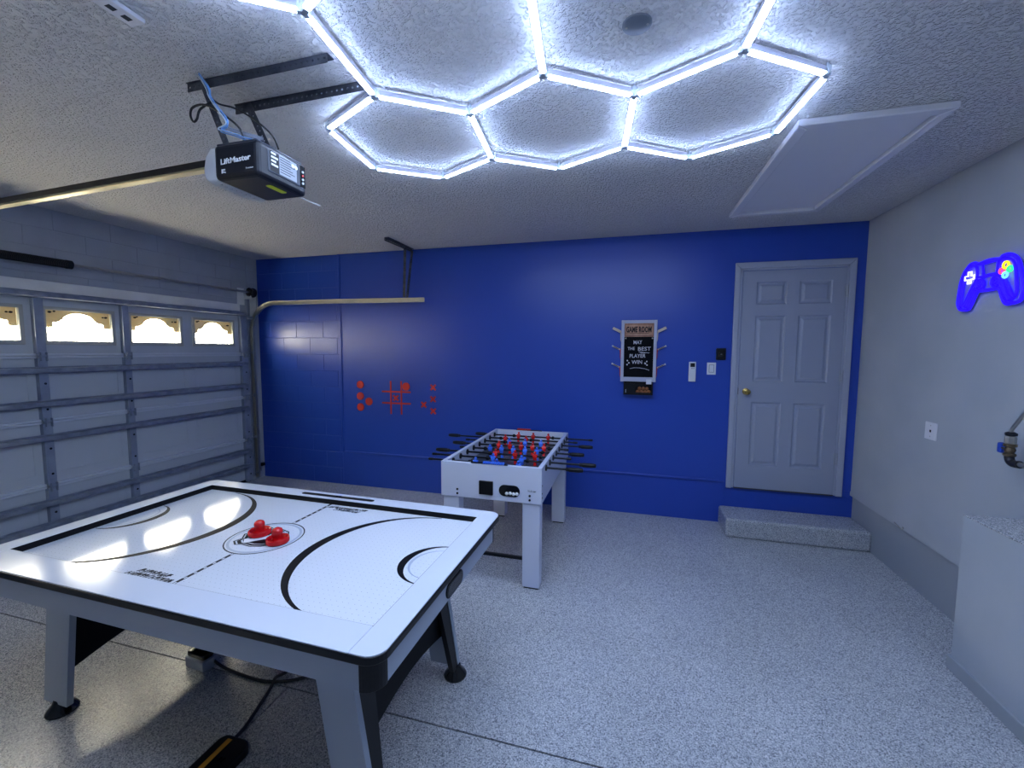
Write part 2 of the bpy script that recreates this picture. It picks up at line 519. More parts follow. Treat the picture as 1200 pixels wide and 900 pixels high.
# left wall with the garage door opening
DY0, DY1 = -5.32, -0.20
DTOP = 2.125
wl = bx('wall_left', (-0.2, -0.003, FY-0.1, 0.03, DTOP+0.0, H), M['joint'], kind='structure')
bx('jamb_wall', (-0.2, -0.002, DY1+0.0, 0.03, 0.0, DTOP), M['grey_block'], wl)
bx('jamb_wall', (-0.2, -0.002, FY-0.1, DY0, 0.0, DTOP), M['grey_block'], wl)
for r, (z0, z1) in enumerate(((2.14, 2.265), (2.27, 2.467), (2.472, 2.62), (2.625, H))):
    y = -0.17 - (0.2 if r % 2 else 0.0)
    edges = [0.0, -0.155]
    yy = -0.155 - (0.21 if r % 2 else 0.4)
    while yy > FY: edges.append(yy); yy -= 0.402
    edges.append(FY)
    for a, b_ in zip(edges, edges[1:]):
        if a-b_ > 0.02: block(-0.0, b_+0.002, a-0.002, z0, z1, wl, 'left', M['grey_block'])
bx('trim_1', (0.0005, 0.022, DY0-0.08, -0.275, 2.108, 2.203), M['trim'], bevel=0.003, kind='structure')

# outside: driveway in front of the garage
bx('ground_outside', (-14, -0.22, -16, 10, -0.2, -0.06), M['driveway'], kind='structure', label='pale concrete driveway outside the garage door')

# ------------------------------------------------------------------ garage door
gd = thing('door_1', (0, (DY0+DY1)/2, 0), None, None, kind='structure')
PITCH = 0.618
wins = [-0.592 - PITCH*i for i in range(8)]
ww, wz0, wz1 = 0.252, 1.695, 2.0
sz = [0.0, 0.533, 1.067, 1.6, DTOP+0.005]
X0, X1 = -0.05, -0.02
for k in range(3):
    s_ = bx('section', (X0, X1, DY0, DY1, sz[k], sz[k+1]), M['door_steel'], gd)
    for w in wins:
        # pressed panel: a shallow raised rectangle, seen from the back
        bm = B()
        band(bm, rrect(w-0.255, w+0.255, sz[k]+0.10, sz[k]+0.43, 0.004, 2), rrect(w-0.249, w+0.249, sz[k]+0.106, sz[k]+0.424, 0.003, 2), YZ, X1-0.001, X1+0.0045)
        obj('pressed_panel', bm, M['door_steel'], s_)
bm = B()
box(bm, X0, X1, DY0, DY1, sz[3], wz0)
box(bm, X0, X1, DY0, DY1, wz1, sz[4])
edges = [DY1] + [e for w in wins for e in (w+ww, w-ww)] + [DY0]
for a, b_ in zip(edges[::2], edges[1::2]): box(bm, X0, X1, b_, a, wz0, wz1)
obj('section', bm, M['door_steel'], gd)
def arch_profile(w, lo, hi, hw):
    """cloud-like stepped arch of the decorative insert (opening), from left to right"""
    p = [(-1.0, 0.0), (-1.0, 0.44), (-0.80, 0.44), (-0.78, 0.60)]
    p += [(-0.78+0.26*math.sin(t)*1.0, 0.60+0.12*(1-math.cos(t))) for t in (0.5, 1.0, 1.5)]
    p += [(0.50*math.cos(a), 0.66+0.27*math.sin(a)) for a in [PI - PI*i/12 for i in range(13)]]
    p += [(0.78-0.26*math.sin(t)*1.0, 0.60+0.12*(1-math.cos(t))) for t in (1.5, 1.0, 0.5)]
    p += [(0.78, 0.60), (0.80, 0.44), (1.0, 0.44), (1.0, 0.0)]
    return [(w+u*hw, lo+v*(hi-lo)) for u, v in p]
for i, w in enumerate(wins):
    bm = B()
    o_ = [(w-ww-0.004, wz0-0.004), (w+ww+0.004, wz0-0.004), (w+ww+0.004, wz1+0.004), (w-ww-0.004, wz1+0.004)]
    n_ = [(w-ww+0.024, wz0+0.03), (w+ww-0.024, wz0+0.03), (w+ww-0.024, wz1-0.022), (w-ww+0.024, wz1-0.022)]
    band(bm, o_, n_, YZ, X0-0.008, X1+0.014)
    fr = obj('window_frame', bm, M['window_frame'], gd, bevel=0.004)
    bx('pane', (X0+0.006, X0+0.010, w-ww+0.02, w+ww-0.02, wz0+0.026, wz1-0.018), M['pane'], fr)
    lo, hi, hw = wz0+0.03, wz1-0.022, ww-0.026
    p = arch_profile(w, lo, hi, hw)
    bm = B()
    top = [(u, hi) for u, v in p]
    band(bm, top[1:-1], p[1:-1], YZ, X0+0.012, X0+0.018, closed=False)
    obj('arched_insert', bm, M['insert'], fr)
    # small dark clips / clumps in the upper corners
    for sx, dz in ((-1, 0.0), (1, 0.02)):
        bm = B(); sphere(bm, (X0+0.024, w+sx*(hw-0.03-0.02*random.random()), hi-0.018-dz), 0.012, 8, 6, 0.7)
        sphere(bm, (X0+0.024, w+sx*(hw-0.052-0.02*random.random()), hi-0.010-dz*1.4), 0.009, 8, 6, 0.7)
        obj('corner_clip', bm, M['wasp'], fr, smooth=True)
# vertical stiles with hinges
stiles = [(-0.23, 0.09), (-1.503, 0.054), (-2.113, 0.060), (-3.41, 0.06), (-4.02, 0.054), (-5.29, 0.06)]
for y, w in stiles:
    for k in range(4):
        st = bx('stile', (X1-0.004, 0.022, y-w/2, y+w/2, sz[k]+0.012, sz[k+1]-0.018), M['stile_steel'], gd, bevel=0.003)
        for dz in (0.1, 0.31):
            bm = B(); cyl(bm, (0.0215, y+0.005, sz[k]+dz), (0.0235, y+0.005, sz[k]+dz), 0.009, 10)
            if k < 3: obj('hole', bm, M['black_matte'], st)
    for k in (1, 2, 3):
        bm = B()
        box(bm, 0.022, 0.026, y-0.022, y+0.022, sz[k]-0.075, sz[k]-0.006)
        box(bm, 0.022, 0.026, y-0.022, y+0.022, sz[k]+0.010, sz[k]+0.07)
        cyl(bm, (0.030, y-0.026, sz[k]+0.002), (0.030, y+0.026, sz[k]+0.002), 0.010, 10)
        box(bm, 0.026, 0.05, y-0.020, y-0.016, sz[k]-0.04, sz[k]+0.03)
        box(bm, 0.026, 0.05, y+0.016, y+0.020, sz[k]-0.04, sz[k]+0.03)
        obj('hinge', bm, M['stile_steel'], gd)
# light section rails (between stiles)
ys = [DY1] + [y for y, w in stiles[1:-1]] + [DY0]
for k in (1, 2, 3):
    ed = [-0.275] + [e for y, w in stiles[1:-1] for e in (y+w/2, y-w/2)] + [DY0+0.03]
    for a, b_ in zip(ed[::2], ed[1::2]):
        bm = B()
        box(bm, X1-0.003, 0.006, b_, a, sz[k]+0.002, sz[k]+0.020)
        box(bm, X1-0.003, 0.002, b_, a, sz[k]-0.020, sz[k]-0.002)
        obj('section_rail', bm, M['rail_white'], gd, bevel=0.002)
# horizontal reinforcement struts: hat-shaped channels
for z in (2.088, 1.485, 1.215, 0.935, 0.400, 0.213):
    bm = B()
    pr = [(0.0225, -0.030), (0.0225, -0.018), (0.050, -0.014), (0.068, -0.012), (0.068, 0.012), (0.050, 0.014), (0.0225, 0.018), (0.0225, 0.030), (0.026, 0.030), (0.026, 0.021), (0.052, 0.017), (0.071, 0.016), (0.071, -0.016), (0.052, -0.017), (0.026, -0.021), (0.026, -0.030)]
    prism(bm, pr, lambda u, v, d, z=z: (u, d, z+v), DY0+0.05, DY1-0.035)
    obj('strut', bm, M['strut_steel'], gd)
bx('bottom_seal', (X0-0.01, X1+0.01, DY0, DY1, -0.0, 0.03), M['black_matte'], gd)
bm = B()
box(bm, 0.022, 0.03, -0.24, -0.16, 2.02, 2.08); cyl(bm, (0.05, -0.21, 2.05), (0.05, -0.13, 2.05), 0.018, 12)
obj('top_roller_bracket', bm, M['stile_steel'], gd)
for k in (0.08, 0.533, 1.067, 1.6):
    bm = B(); cyl(bm, (0.045, -0.19, k+0.02), (0.045, -0.135, k+0.02), 0.006, 8); cyl(bm, (0.045, -0.142, k+0.02), (0.045, -0.128, k+0.02), 0.022, 14)
    obj('roller', bm, M['strut_steel'], gd)

# torsion bar
ts = thing('torsion_spring', (0.09, -1.5, 2.35), 'black torsion spring on a long thin shaft above the garage door', 'spring')
bm = B(); cyl(bm, (0.09, -0.09, 2.352), (0.09, -5.4, 2.352), 0.0125, 12); obj('shaft', bm, M['galv'], ts, smooth=True)
bm = B()
n = 96; pts = []
for i in range(n*8+1):
    a = 2*PI*i/8; pts.append((0.09+0.030*math.cos(a), -1.945-0.0085*i/8, 2.352+0.030*math.sin(a)))
tube(bm, pts, 0.0045, 5)
obj('coil', bm, M['black_steel'], ts, smooth=True)
bm = B(); cyl(bm, (0.09, -1.92, 2.352), (0.09, -1.955, 2.352), 0.036, 16); obj('winding_cone', bm, M['black_steel'], ts, smooth=True)
bm = B(); box(bm, 0.0005, 0.008, -0.292, -0.195, 2.20, 2.40); box(bm, 0.008, 0.12, -0.205, -0.197, 2.27, 2.385)
obj('bearing_plate', bm, M['trim'], ts)
bm = B(); lathe(bm, [(0.05, 0), (0.056, 0.006), (0.044, 0.012), (0.044, 0.05), (0.058, 0.056), (0.058, 0.066), (0.02, 0.07)], (0.09, -0.205, 2.352), (0, 1, 0), 24)
obj('cable_drum', bm, M['iron'], ts, smooth=True)
bm = B(); cyl(bm, (0.045, -0.176, 2.34), (0.045, -0.176, 0.06), 0.002, 6); obj('lift_cable', bm, M['dark_steel'], ts)

# door track
tr = thing('door_track', (0.05, -0.125, 0), 'galvanised garage door track curving from the floor along the blue wall', 'track')
TY = -0.135; RR = 0.33; TZ = 2.222; TX = 0.045
path = [(TX, TZ-RR-1.86), (TX, 1.2), (TX, TZ-RR)] + [(TX+RR-RR*math.cos(a), TZ-RR+RR*math.sin(a)) for a in [PI/2*i/12 for i in range(1, 13)]] + [(1.2, TZ), (2.395, TZ-0.012)]
# C-profile swept in the plane y = const: (offset outward, y)
prof = [(-0.024, -0.014), (-0.024, 0.016), (0.024, 0.016), (0.024, -0.014), (0.021, -0.014), (0.021, 0.013), (-0.021, 0.013), (-0.021, -0.014)]
bm = B(); rings = []
for i, (x, z) in enumerate(path):
    a = path[max(i-1, 0)]; b_ = path[min(i+1, len(path)-1)]
    t = Vector((b_[0]-a[0], 0, b_[1]-a[1])).normalized(); nrm = Vector((-t.z, 0, t.x))
    rings.append([bm.verts.new(Vector((x, TY+py, z)) + nrm*u) for u, py in prof])
for a, b_ in zip(rings, rings[1:]):
    for k in range(len(prof)):
        j = (k+1) % len(prof); bm.faces.new((a[k], a[j], b_[j], b_[k]))
bm.faces.new(rings[0]); bm.faces.new(rings[-1][::-1])
obj('track_channel', bm, M['galv'], tr)
bm = B(); box(bm, -0.001, 0.005, -0.165, -0.09, 0.05, 2.29); obj('track_angle', bm, M['stile_steel'], tr)
for z in (0.13, 0.62, 1.02, 1.55):
    bm = B(); box(bm, 0.004, 0.07, -0.116, -0.112, z-0.02, z+0.02); box(bm, 0.0, 0.005, -0.12, -0.06, z-0.02, z+0.02)
    obj('track_bracket', bm, M['galv'] if z > 0.5 else M['black'], tr)
bx('flag_bracket', (0.0, 0.10, -0.118, -0.114, 2.05, 2.33), M['trim'], tr)
# photo-eye sensor on the track near the floor
se = thing('safety_sensor', (0.04, -0.07, 0.17), 'small black safety sensor at the foot of the door track', 'sensor')
bx('housing', (0.03, 0.075, -0.10, -0.05, 0.165, 0.205), M['black'], se, bevel=0.005)
bx('bracket', (0.0, 0.032, -0.095, -0.06, 0.18, 0.19), M['dark_steel'], se)

# perforated hanger holding the track
def perforated_angle(name, p0, p1, w, side, parent, material, step=0.0254, rh=0.0045, flange=None, holes=True, t=0.0025):
    """steel angle: flat strap between p0 and p1 of width w with dark round holes; side = width direction"""
    p0, p1 = Vector(p0), Vector(p1); d = (p1-p0); L = d.length; d.normalize()
    s = Vector(side).normalized(); nrm = d.cross(s).normalized()
    bm = B()
    # strap made of cells, each with a square-ish hole
    n = max(1, int(L/step)) if holes else 1
    def cell(a, b_, hole):
        c = (a+b_)/2
        if not hole:
            for q in (-1, 1): pass
            vs_ = [p0+d*a-s*w/2, p0+d*b_-s*w/2, p0+d*b_+s*w/2, p0+d*a+s*w/2]
            lo_ = [bm.verts.new(v-nrm*t/2) for v in vs_]; hi_ = [bm.verts.new(v+nrm*t/2) for v in vs_]
            bm.faces.new(lo_[::-1]); bm.faces.new(hi_)
            for i in range(4):
                j = (i+1) % 4; bm.faces.new((lo_[i], lo_[j], hi_[j], hi_[i]))
            return
        outer = [p0+d*a-s*w/2, p0+d*c-s*w/2, p0+d*b_-s*w/2, p0+d*b_, p0+d*b_+s*w/2, p0+d*c+s*w/2, p0+d*a+s*w/2, p0+d*a]
        inner = []
        for k in range(8):
            ang = math.radians(-135+45*k)
            inner.append(p0+d*(c+rh*math.cos(ang))+s*rh*math.sin(ang))
        V = {}
        for nm, ring in (('o', outer), ('i', inner)):
            for sg in (-1, 1): V[nm, sg] = [bm.verts.new(v+nrm*sg*t/2) for v in ring]
        for k in range(8):
            j = (k+1) % 8
            bm.faces.new((V['o', 1][k], V['o', 1][j], V['i', 1][j], V['i', 1][k]))
            bm.faces.new((V['o', -1][j], V['o', -1][k], V['i', -1][k], V['i', -1][j]))
            bm.faces.new((V['i', -1][j], V['i', -1][k], V['i', 1][k], V['i', 1][j]))
            bm.faces.new((V['o', -1][k], V['o', -1][j], V['o', 1][j], V['o', 1][k]))
    for i in range(n): cell(L*i/n, L*(i+1)/n, holes)
    if flange:
        f = Vector(flange)
        vs_ = [p0-s*w/2, p1-s*w/2]
        q = [vs_[0], vs_[1], vs_[1]+f, vs_[0]+f]
        off = s*t
        lo_ = [bm.verts.new(v) for v in q]; hi_ = [bm.verts.new(v+off) for v in q]
        bm.faces.new(lo_[::-1]); bm.faces.new(hi_)
        for i in range(4):
            j = (i+1) % 4; bm.faces.new((lo_[i], lo_[j], hi_[j], hi_[i]))
    return obj(name, bm, material, parent)

th = thing('track_hanger', (2.17, -0.13, 2.24), 'perforated steel hanger holding the door track under the ceiling', 'bracket')
perforated_angle('hanger_strap', (2.155, -0.135, 2.245), (2.175, -0.135, H-0.02), 0.032, (1, 0, 0), th, M['dark_steel'], flange=(0, 0.03, 0))
perforated_angle('ceiling_angle', (2.20, -0.02, H-0.018), (2.18, -0.55, H-0.018), 0.032, (0, 0, 1), th, M['dark_steel'], flange=(0, 0, 0))
bx('ceiling_plate', (2.182, 2.225, -0.55, -0.02, H-0.004, H-0.0005), M['dark_steel'], th)
perforated_angle('diagonal_strap', (2.185, -0.125, 2.235), (2.205, -0.03, H-0.02), 0.028, (1, 0, 0), th, M['dark_steel'])

# ------------------------------------------------------------------ entry door (left-hand knob), step
dx0, dx1, dz0, dz1 = 5.574, 6.392, 0.362, 2.405
d2 = thing('door_2', (5.98, 0, dz0), None, None, kind='structure')
bm = B()
DP = -0.012
colx = [(5.690, 5.938), (6.037, 6.290)]
rows = [(0.593, 1.191), (1.386, 1.990), (2.093, 2.299)]
# slab made as a grid with openings for the pressed panels
xs = [dx0, colx[0][0], colx[0][1], colx[1][0], colx[1][1], dx1]
zs = [dz0+0.006, rows[0][0], rows[0][1], rows[1][0], rows[1][1], rows[2][0], rows[2][1], dz1-0.004]
for i in range(5):
    for k in range(7):
        if i in (1, 3) and k in (1, 3, 5): continue
        box(bm, xs[i], xs[i+1], DP, 0.01, zs[k], zs[k+1])
slab = obj('door_slab', bm, M['door_paint'], d2)
for (a, b_) in colx:
    for (c, e) in rows:
        bm = B()
        prof = [(0.0, DP), (0.010, DP+0.009), (0.022, DP+0.009), (0.042, DP+0.001)]
        R_ = [[(a+o_, c+o_), (b_-o_, c+o_), (b_-o_, e-o_), (a+o_, e-o_)] for o_, d_ in prof]
        vs_ = [[bm.verts.new((x, prof[q][1], z)) for x, z in R_[q]] for q in range(4)]
        for q in range(3):
            for i in range(4):
                j = (i+1) % 4; bm.faces.new((vs_[q][i], vs_[q][j], vs_[q+1][j], vs_[q+1][i]))
        bm.faces.new(vs_[3])
        bk = [bm.verts.new((x, 0.01, z)) for x, z in R_[0]]
        bm.faces.new(bk[::-1])
        for i in range(4):
            j = (i+1) % 4; bm.faces.new((bk[i], bk[j], vs_[0][j], vs_[0][i]))
        obj('panel', bm, M['door_paint'], d2)
# casing: profiled, three boards
cx0, cx1, cz1 = 5.505, 6.462, 2.478
for nm, pts in (('casing', [(cx0, dz0-0.006), (dx0-0.022, dz0-0.006), (dx0-0.022, dz1+0.018), (cx0, cz1)]),
                ('casing', [(dx1+0.018, dz0-0.006), (cx1, dz0-0.006), (cx1, cz1), (dx1+0.018, dz1+0.018)]),
                ('casing', [(cx0, cz1), (dx0-0.022, dz1+0.018), (dx1+0.018, dz1+0.018), (cx1, cz1)])):
    bm = B(); prism(bm, pts, XZ, -0.022, 0.002); obj(nm, bm, M['casing'], d2, bevel=0.006, segs=2)
for b_ in ((dx0-0.024, dx0-0.003, -0.008, 0.02, dz0, dz1+0.02), (dx1+0.003, dx1+0.02, -0.008, 0.02, dz0, dz1+0.02), (dx0-0.024, dx1+0.02, -0.008, 0.02, dz1+0.001, dz1+0.02)):
    bx('door_stop', b_, M['casing'], d2)
bx('threshold', (dx0, dx1, -0.02, 0.01, dz0-0.004, dz0+0.005), M['asphalt'], d2)
kn = bm = B()
lathe(bm, [(0.031, 0.0), (0.031, 0.006), (0.013, 0.012), (0.011, 0.03), (0.022, 0.038), (0.028, 0.05), (0.026, 0.062), (0.012, 0.068), (0, 0.068)], (5.640, DP-0.0005, 1.290), (0, -1, 0), 24)
obj('knob', bm, M['brass'], d2, smooth=True)
bm = B(); box(bm, dx0-0.001, dx0+0.002, DP-0.002, DP+0.004, 1.26, 1.32); obj('latch_plate', bm, M['brass'], d2)
for z in (2.195, 1.451, 0.70):
    bm = B(); cyl(bm, (dx1+0.006, -0.02, z-0.05), (dx1+0.006, -0.02, z+0.05), 0.009, 12)
    box(bm, dx1-0.012, dx1+0.02, -0.0145, -0.012, z-0.05, z+0.05)
    obj('door_hinge', bm, M['hinge'], d2)

bx('step', (5.452, W+0.022, -0.345, 0.012, 0.0, 0.172), M['floor'], bevel=0.02, kind='structure', label='speckled concrete step below the panelled grey door')

# ------------------------------------------------------------------ water heater platform at right
pl = thing('platform', (6.4, -2.6, 0), 'grey waist-high platform with speckled top against right wall', 'platform')
bx('body', (6.25, W-0.001, -4.0, -1.765, 0.0, 0.83), M['grey_wall'], pl, bevel=0.004)
bx('top', (6.248, W-0.001, -4.0, -1.763, 0.83, 0.838), M['floor'], pl, bevel=0.003)
bx('base_band', (6.238, 6.26, -4.0, -1.752, 0.0, 0.075), M['grey_stem'], pl, bevel=0.006)
bx('base_band', (6.26, W-0.001, -1.768, -1.752, 0.0, 0.075), M['grey_stem'], pl)

# ------------------------------------------------------------------ ceiling fixtures
ah = thing('attic_hatch', (5.66, -1.25, H-0.03), 'white framed attic hatch in the ceiling near the right wall', 'hatch')
hx0, hx1, hy0, hy1 = 5.335, 5.972, -1.985, -0.495
bx('panel', (hx0+0.064, hx1-0.054, hy0+0.064, hy1-0.059, H-0.012, H-0.0005), M['hatch'], ah)
for pts in ([(hx0, hy0), (hx0+0.06, hy0+0.06), (hx0+0.06, hy1-0.055), (hx0, hy1)],
            [(hx1, hy0), (hx1, hy1), (hx1-0.05, hy1-0.055), (hx1-0.05, hy0+0.06)],
            [(hx0, hy0), (hx1, hy0), (hx1-0.05, hy0+0.06), (hx0+0.06, hy0+0.06)],
            [(hx0, hy1), (hx0+0.06, hy1-0.055), (hx1-0.05, hy1-0.055), (hx1, hy1)]):
    bm = B(); prism(bm, pts, XY, H-0.034, H-0.0005); obj('frame_moulding', bm, M['hatch'], ah, bevel=0.007, segs=3)

bm = B(); lathe(bm, [(0.050, 0.0), (0.050, 0.004), (0.046, 0.007), (0, 0.0075)], (4.57, -2.81, H-0.0005), (0, 0, -1), 32)
cp = obj('ceiling_cover', bm, M['fixture_grey'], None, smooth=True, label='round grey blank cover plate on the textured ceiling', cat='cover plate')
for s_ in (-1, 1):
    bm = B(); cyl(bm, (4.57+s_*0.035, -2.81, H-0.0075), (4.57+s_*0.035, -2.81, H-0.0095), 0.004, 8); obj('screw', bm, M['galv'], cp)

sl = thing('ceiling_strip', (2.915, -3.85, H-0.02), 'short white strip fixture base on the ceiling at upper left', 'light fixture')
bx('channel', (2.884, 2.948, -4.5, -3.262, H-0.016, H-0.0005), M['hatch'], sl, bevel=0.003)
for y in (-3.30, -3.345):
    bx('slot', (2.905, 2.926, y-0.012, y+0.012, H-0.0168, H-0.0155), M['asphalt'], sl)

# ------------------------------------------------------------------ hexagon LED light
hl = thing('hexagon_light', (4.2, -2.9, H-0.05), 'white LED tubes joined into a honeycomb of hexagons across the ceiling', 'ceiling light')
O2 = Vector((3.0711, -2.0932)); E1 = Vector((0.3474, 0.2313)); E2 = Vector((0.3775, -0.1837)); EV = Vector((0.0452, -0.4617))
def hv(a, b_, c): return O2 + E1*a + E2*b_ + EV*c
hex_edges = {}
def add_hex(a, b_, c):
    """hexagon whose left lower vertex index is (a, b, c): left side runs along EV"""
    idx = [(a, b_, c), (a+1, b_, c), (a+1, b_+1, c), (a+1, b_+1, c+1), (a, b_+1, c+1), (a, b_, c+1)]
    for i in range(6):
        p, q = hv(*idx[i]), hv(*idx[(i+1) % 6])
        k = tuple(sorted(((round(p.x, 3), round(p.y, 3)), (round(q.x, 3), round(q.y, 3)))))
        hex_edges[k] = (p, q)
# row shift: two rows down = (E2 - E1 + 2 EV) combinations of the same lattice
for a in range(3): add_hex(a, a, 0)                  # three hexagons nearest the blue wall
for a in range(2): add_hex(a, a+1, 1)                # two in the middle row
for a in range(3): add_hex(a-1, a+1, 2)              # three in the row over the camera
ZT = H-0.030
ends = {}
for (p, q) in hex_edges.values():
    d = (q-p).normalized(); a = p+d*0.020; b_ = q-d*0.020
    A_ = Vector((a.x, a.y, 0)); B_ = Vector((b_.x, b_.y, 0))
    bm = B(); obox(bm, A_+Vector((0, 0, ZT-0.001)), B_+Vector((0, 0, ZT-0.001)), 0.022, 0.024)
    tb = obj('tube', bm, M['led_housing'], hl, bevel=0.002)
    bm = B()
    s = Vector((-d.y, d.x, 0)); rings = []
    for P_ in (A_, B_):
        ring = []
        for k in range(9):
            t = PI*k/8
            ring.append(bm.verts.new(P_ + s*(0.0128*math.cos(t)) + Vector((0, 0, ZT-0.0135-0.0045*math.sin(t)))))
        rings.append(ring)
    for k in range(8): bm.faces.new((rings[0][k], rings[0][k+1], rings[1][k+1], rings[1][k]))
    bm.faces.new(rings[0]); bm.faces.new(rings[1][::-1]); bm.faces.new((rings[0][0], rings[0][8], rings[1][8], rings[1][0]))
    obj('diffuser', bm, M['led'], tb)
    for P_, o_ in ((p, q), (q, p)):
        ends.setdefault((round(P_.x, 3), round(P_.y, 3)), [P_, []])[1].append((o_-P_).normalized())
for P_, dirs in ends.values():
    bm = B(); lathe(bm, [(0.013, 0.0), (0.013, 0.034), (0, 0.036)], (P_.x, P_.y, H-0.012), (0, 0, -1), 12)
    for d in dirs:
        obox(bm, (P_.x, P_.y, ZT-0.008), (P_.x+d.x*0.021, P_.y+d.y*0.021, ZT-0.008), 0.016, 0.024)
    obj('connector', bm, M['connector'], hl)
    bm = B(); cyl(bm, (P_.x, P_.y, H-0.014), (P_.x, P_.y, H-0.0003), 0.006, 8); obj('ceiling_clip', bm, M['connector'], hl)

# ------------------------------------------------------------------ garage door opener
op = thing('garage_door_opener', (3.03, -2.88, 2.35), 'black garage door opener motor unit with white lens hanging from ceiling', 'opener')
ox0, ox1, oy0, oy1, oz0, oz1 = 2.925, 3.147, -3.016, -2.752, 2.35, 2.488
body = bx('housing', (ox0, ox1, oy0, oy1, oz0, oz1), M['opener_black'], op, bevel=0.018, segs=3)
bm = B()
prof = [(ox0+0.006, oz1-0.004), (ox0-0.022, oz1-0.006), (ox0-0.050, oz0+0.10), (ox0-0.062, oz0+0.05), (ox0-0.056, oz0+0.012), (ox0-0.03, oz0-0.008), (ox0+0.006, oz0+0.002)]
prism(bm, prof, XZ, oy0+0.004, oy1-0.004)
lens = obj('lens', bm, M['lens'], op, bevel=0.012, segs=3, label='frosted white light lens')
for i in range(9):
    y = oy0+0.04+i*0.023
    bx('lens_rib', (ox0-0.045, ox0-0.005, y-0.003, y+0.003, oz0-0.006, oz0+0.0), M['lens'], lens)
bx('top_cover', (ox0+0.005, ox1-0.012, oy0+0.012, oy1-0.012, oz1-0.002, oz1+0.008), M['opener_grey'], op, bevel=0.004)
text('logo', 'LiftMaster', 0.030, (2.962, oy0-0.0012, 2.406), (1, 0, 0.045), (0, 0, 1), M['logo_white'], op, 0.0006, width=0.150, bold=0.0006)
text('model_text', 'Premium', 0.009, (3.088, oy0-0.0012, 2.378), (1, 0, 0.03), (0, 0, 1), M['logo_white'], op, 0.0004, width=0.036)
bm = B()
for a, b_, c, e in ((2.966, 2.972, 2.372, 2.388), (2.974, 2.984, 2.383, 2.388), (2.974, 2.980, 2.374, 2.379), (2.982, 2.986, 2.372, 2.377)):
    box(bm, a, b_, oy0-0.0014, oy0+0.001, c, e)
obj('small_mark', bm, M['logo_white'], op)
ex = ox1
bx('control_panel', (ex-0.004, ex+0.003, -2.968, -2.792, 2.384, 2.474), M['opener_grey'], op, bevel=0.004)
bx('dark_label', (ex+0.0028, ex+0.0038, -2.958, -2.914, 2.39, 2.47), M['black'], op)
bm = B()
for i in range(4): box(bm, ex+0.0036, ex+0.0043, -2.953, -2.928+0.01*(i % 2), 2.458-0.015*i, 2.466-0.015*i)
obj('label_text_block', bm, M['logo_white'], op)
bx('print_label', (ex+0.0028, ex+0.0038, -2.91, -2.815, 2.392, 2.47), M['label_grey'], op)
bm = B()
for i in range(7): box(bm, ex+0.0036, ex+0.0042, -2.906, -2.85+0.012*((i*7) % 3), 2.462-0.010*i, 2.4645-0.010*i)
obj('label_lines', bm, M['black'], op)
for i in range(2):
    bm = B(); cyl(bm, (ex+0.003, -2.838+0.018*i, 2.452), (ex+0.0065, -2.838+0.018*i, 2.452), 0.0085, 14); obj('button', bm, M['logo_white'], op)
bx('terminal_recess', (ex-0.002, ex+0.002, -2.79, -2.762, 2.385, 2.476), M['black_matte'], op)
for i in range(4):
    bm = B(); cyl(bm, (ex+0.001, -2.779, 2.402+0.016*i), (ex+0.006, -2.779, 2.402+0.016*i), 0.005, 8)
    obj('terminal', bm, [M['logo_white'], M['logo_white'], M['red'], M['logo_white']][i], op)
bm = B(); prism(bm, rrect(3.080, 3.110, -2.919, -2.826, 0.010, 4), XY, oz0-0.0012, oz0+0.001); obj('warning_sticker', bm, M['yellow'], op, label='bright yellow oval sticker')
bm = B(); tube(bm, smooth_path([(3.12, -2.775, 2.352), (3.122, -2.72, 2.349), (3.126, -2.64, 2.352)], 5), 0.0015, 5); obj('antenna', bm, M['wire_white'], op)

rl = thing('opener_rail', (1.4, -2.88, 2.4), 'long black and steel opener rail with painted-in window reflection running to the garage door', 'rail')
def rail_pt(x): return (x, -2.882, 2.405+0.0295*x)
bm = B(); obox(bm, rail_pt(0.06), rail_pt(2.90), 0.028, 0.03); obj('rail_bar', bm, M['rail_black'], rl, bevel=0.003)
bm = B(); a = Vector(rail_pt(0.06)); b_ = Vector(rail_pt(2.90)); dn = Vector((0, 0, -0.022))
obox(bm, a+dn, b_+dn, 0.034, 0.012); obj('rail_flange', bm, M['rail_side'], rl, bevel=0.003)
bm = B()
box(bm, 0.0, 0.07, -2.91, -2.905, 2.36, 2.45); box(bm, 0.0, 0.07, -2.859, -2.854, 2.36, 2.45); box(bm, -0.002, 0.004, -2.93, -2.83, 2.34, 2.47)
obj('header_bracket', bm, M['galv'], rl)

hg = thing('opener_hanger', (2.9, -2.87, 2.5), 'perforated steel angles hanging the opener motor from the ceiling', 'bracket')
perforated_angle('ceiling_angle', (2.735, -2.955, H-0.019), (3.44, -2.965, H-0.019), 0.034, (0, 0, 1), hg, M['dark_steel'])
bx('ceiling_flange', (2.735, 3.44, -2.962, -2.926, H-0.004, H-0.0005), M['dark_steel'], hg)
perforated_angle('ceiling_angle', (2.79, -2.775, H-0.022), (3.485, -2.785, H-0.022), 0.040, (0, 0, 1), hg, M['dark_steel'])
bx('ceiling_flange', (2.79, 3.485, -2.782, -2.742, H-0.004, H-0.0005), M['dark_steel'], hg)
perforated_angle('hanger_strap', (2.835, -2.975, H-0.012), (2.955, -2.975, 2.494), 0.028, (1, 0, 0.42), hg, M['dark_steel'], flange=(0, 0.024, 0))
perforated_angle('hanger_strap', (2.875, -2.79, H-0.015), (3.02, -2.80, 2.494), 0.034, (1, 0, 0.42), hg, M['dark_steel'], flange=(0, 0.024, 0))
perforated_angle('cross_strap', (2.905, -2.975, 2.585), (2.965, -2.80, 2.605), 0.016, (0, 0, 1), hg, M['dark_steel'], holes=False)
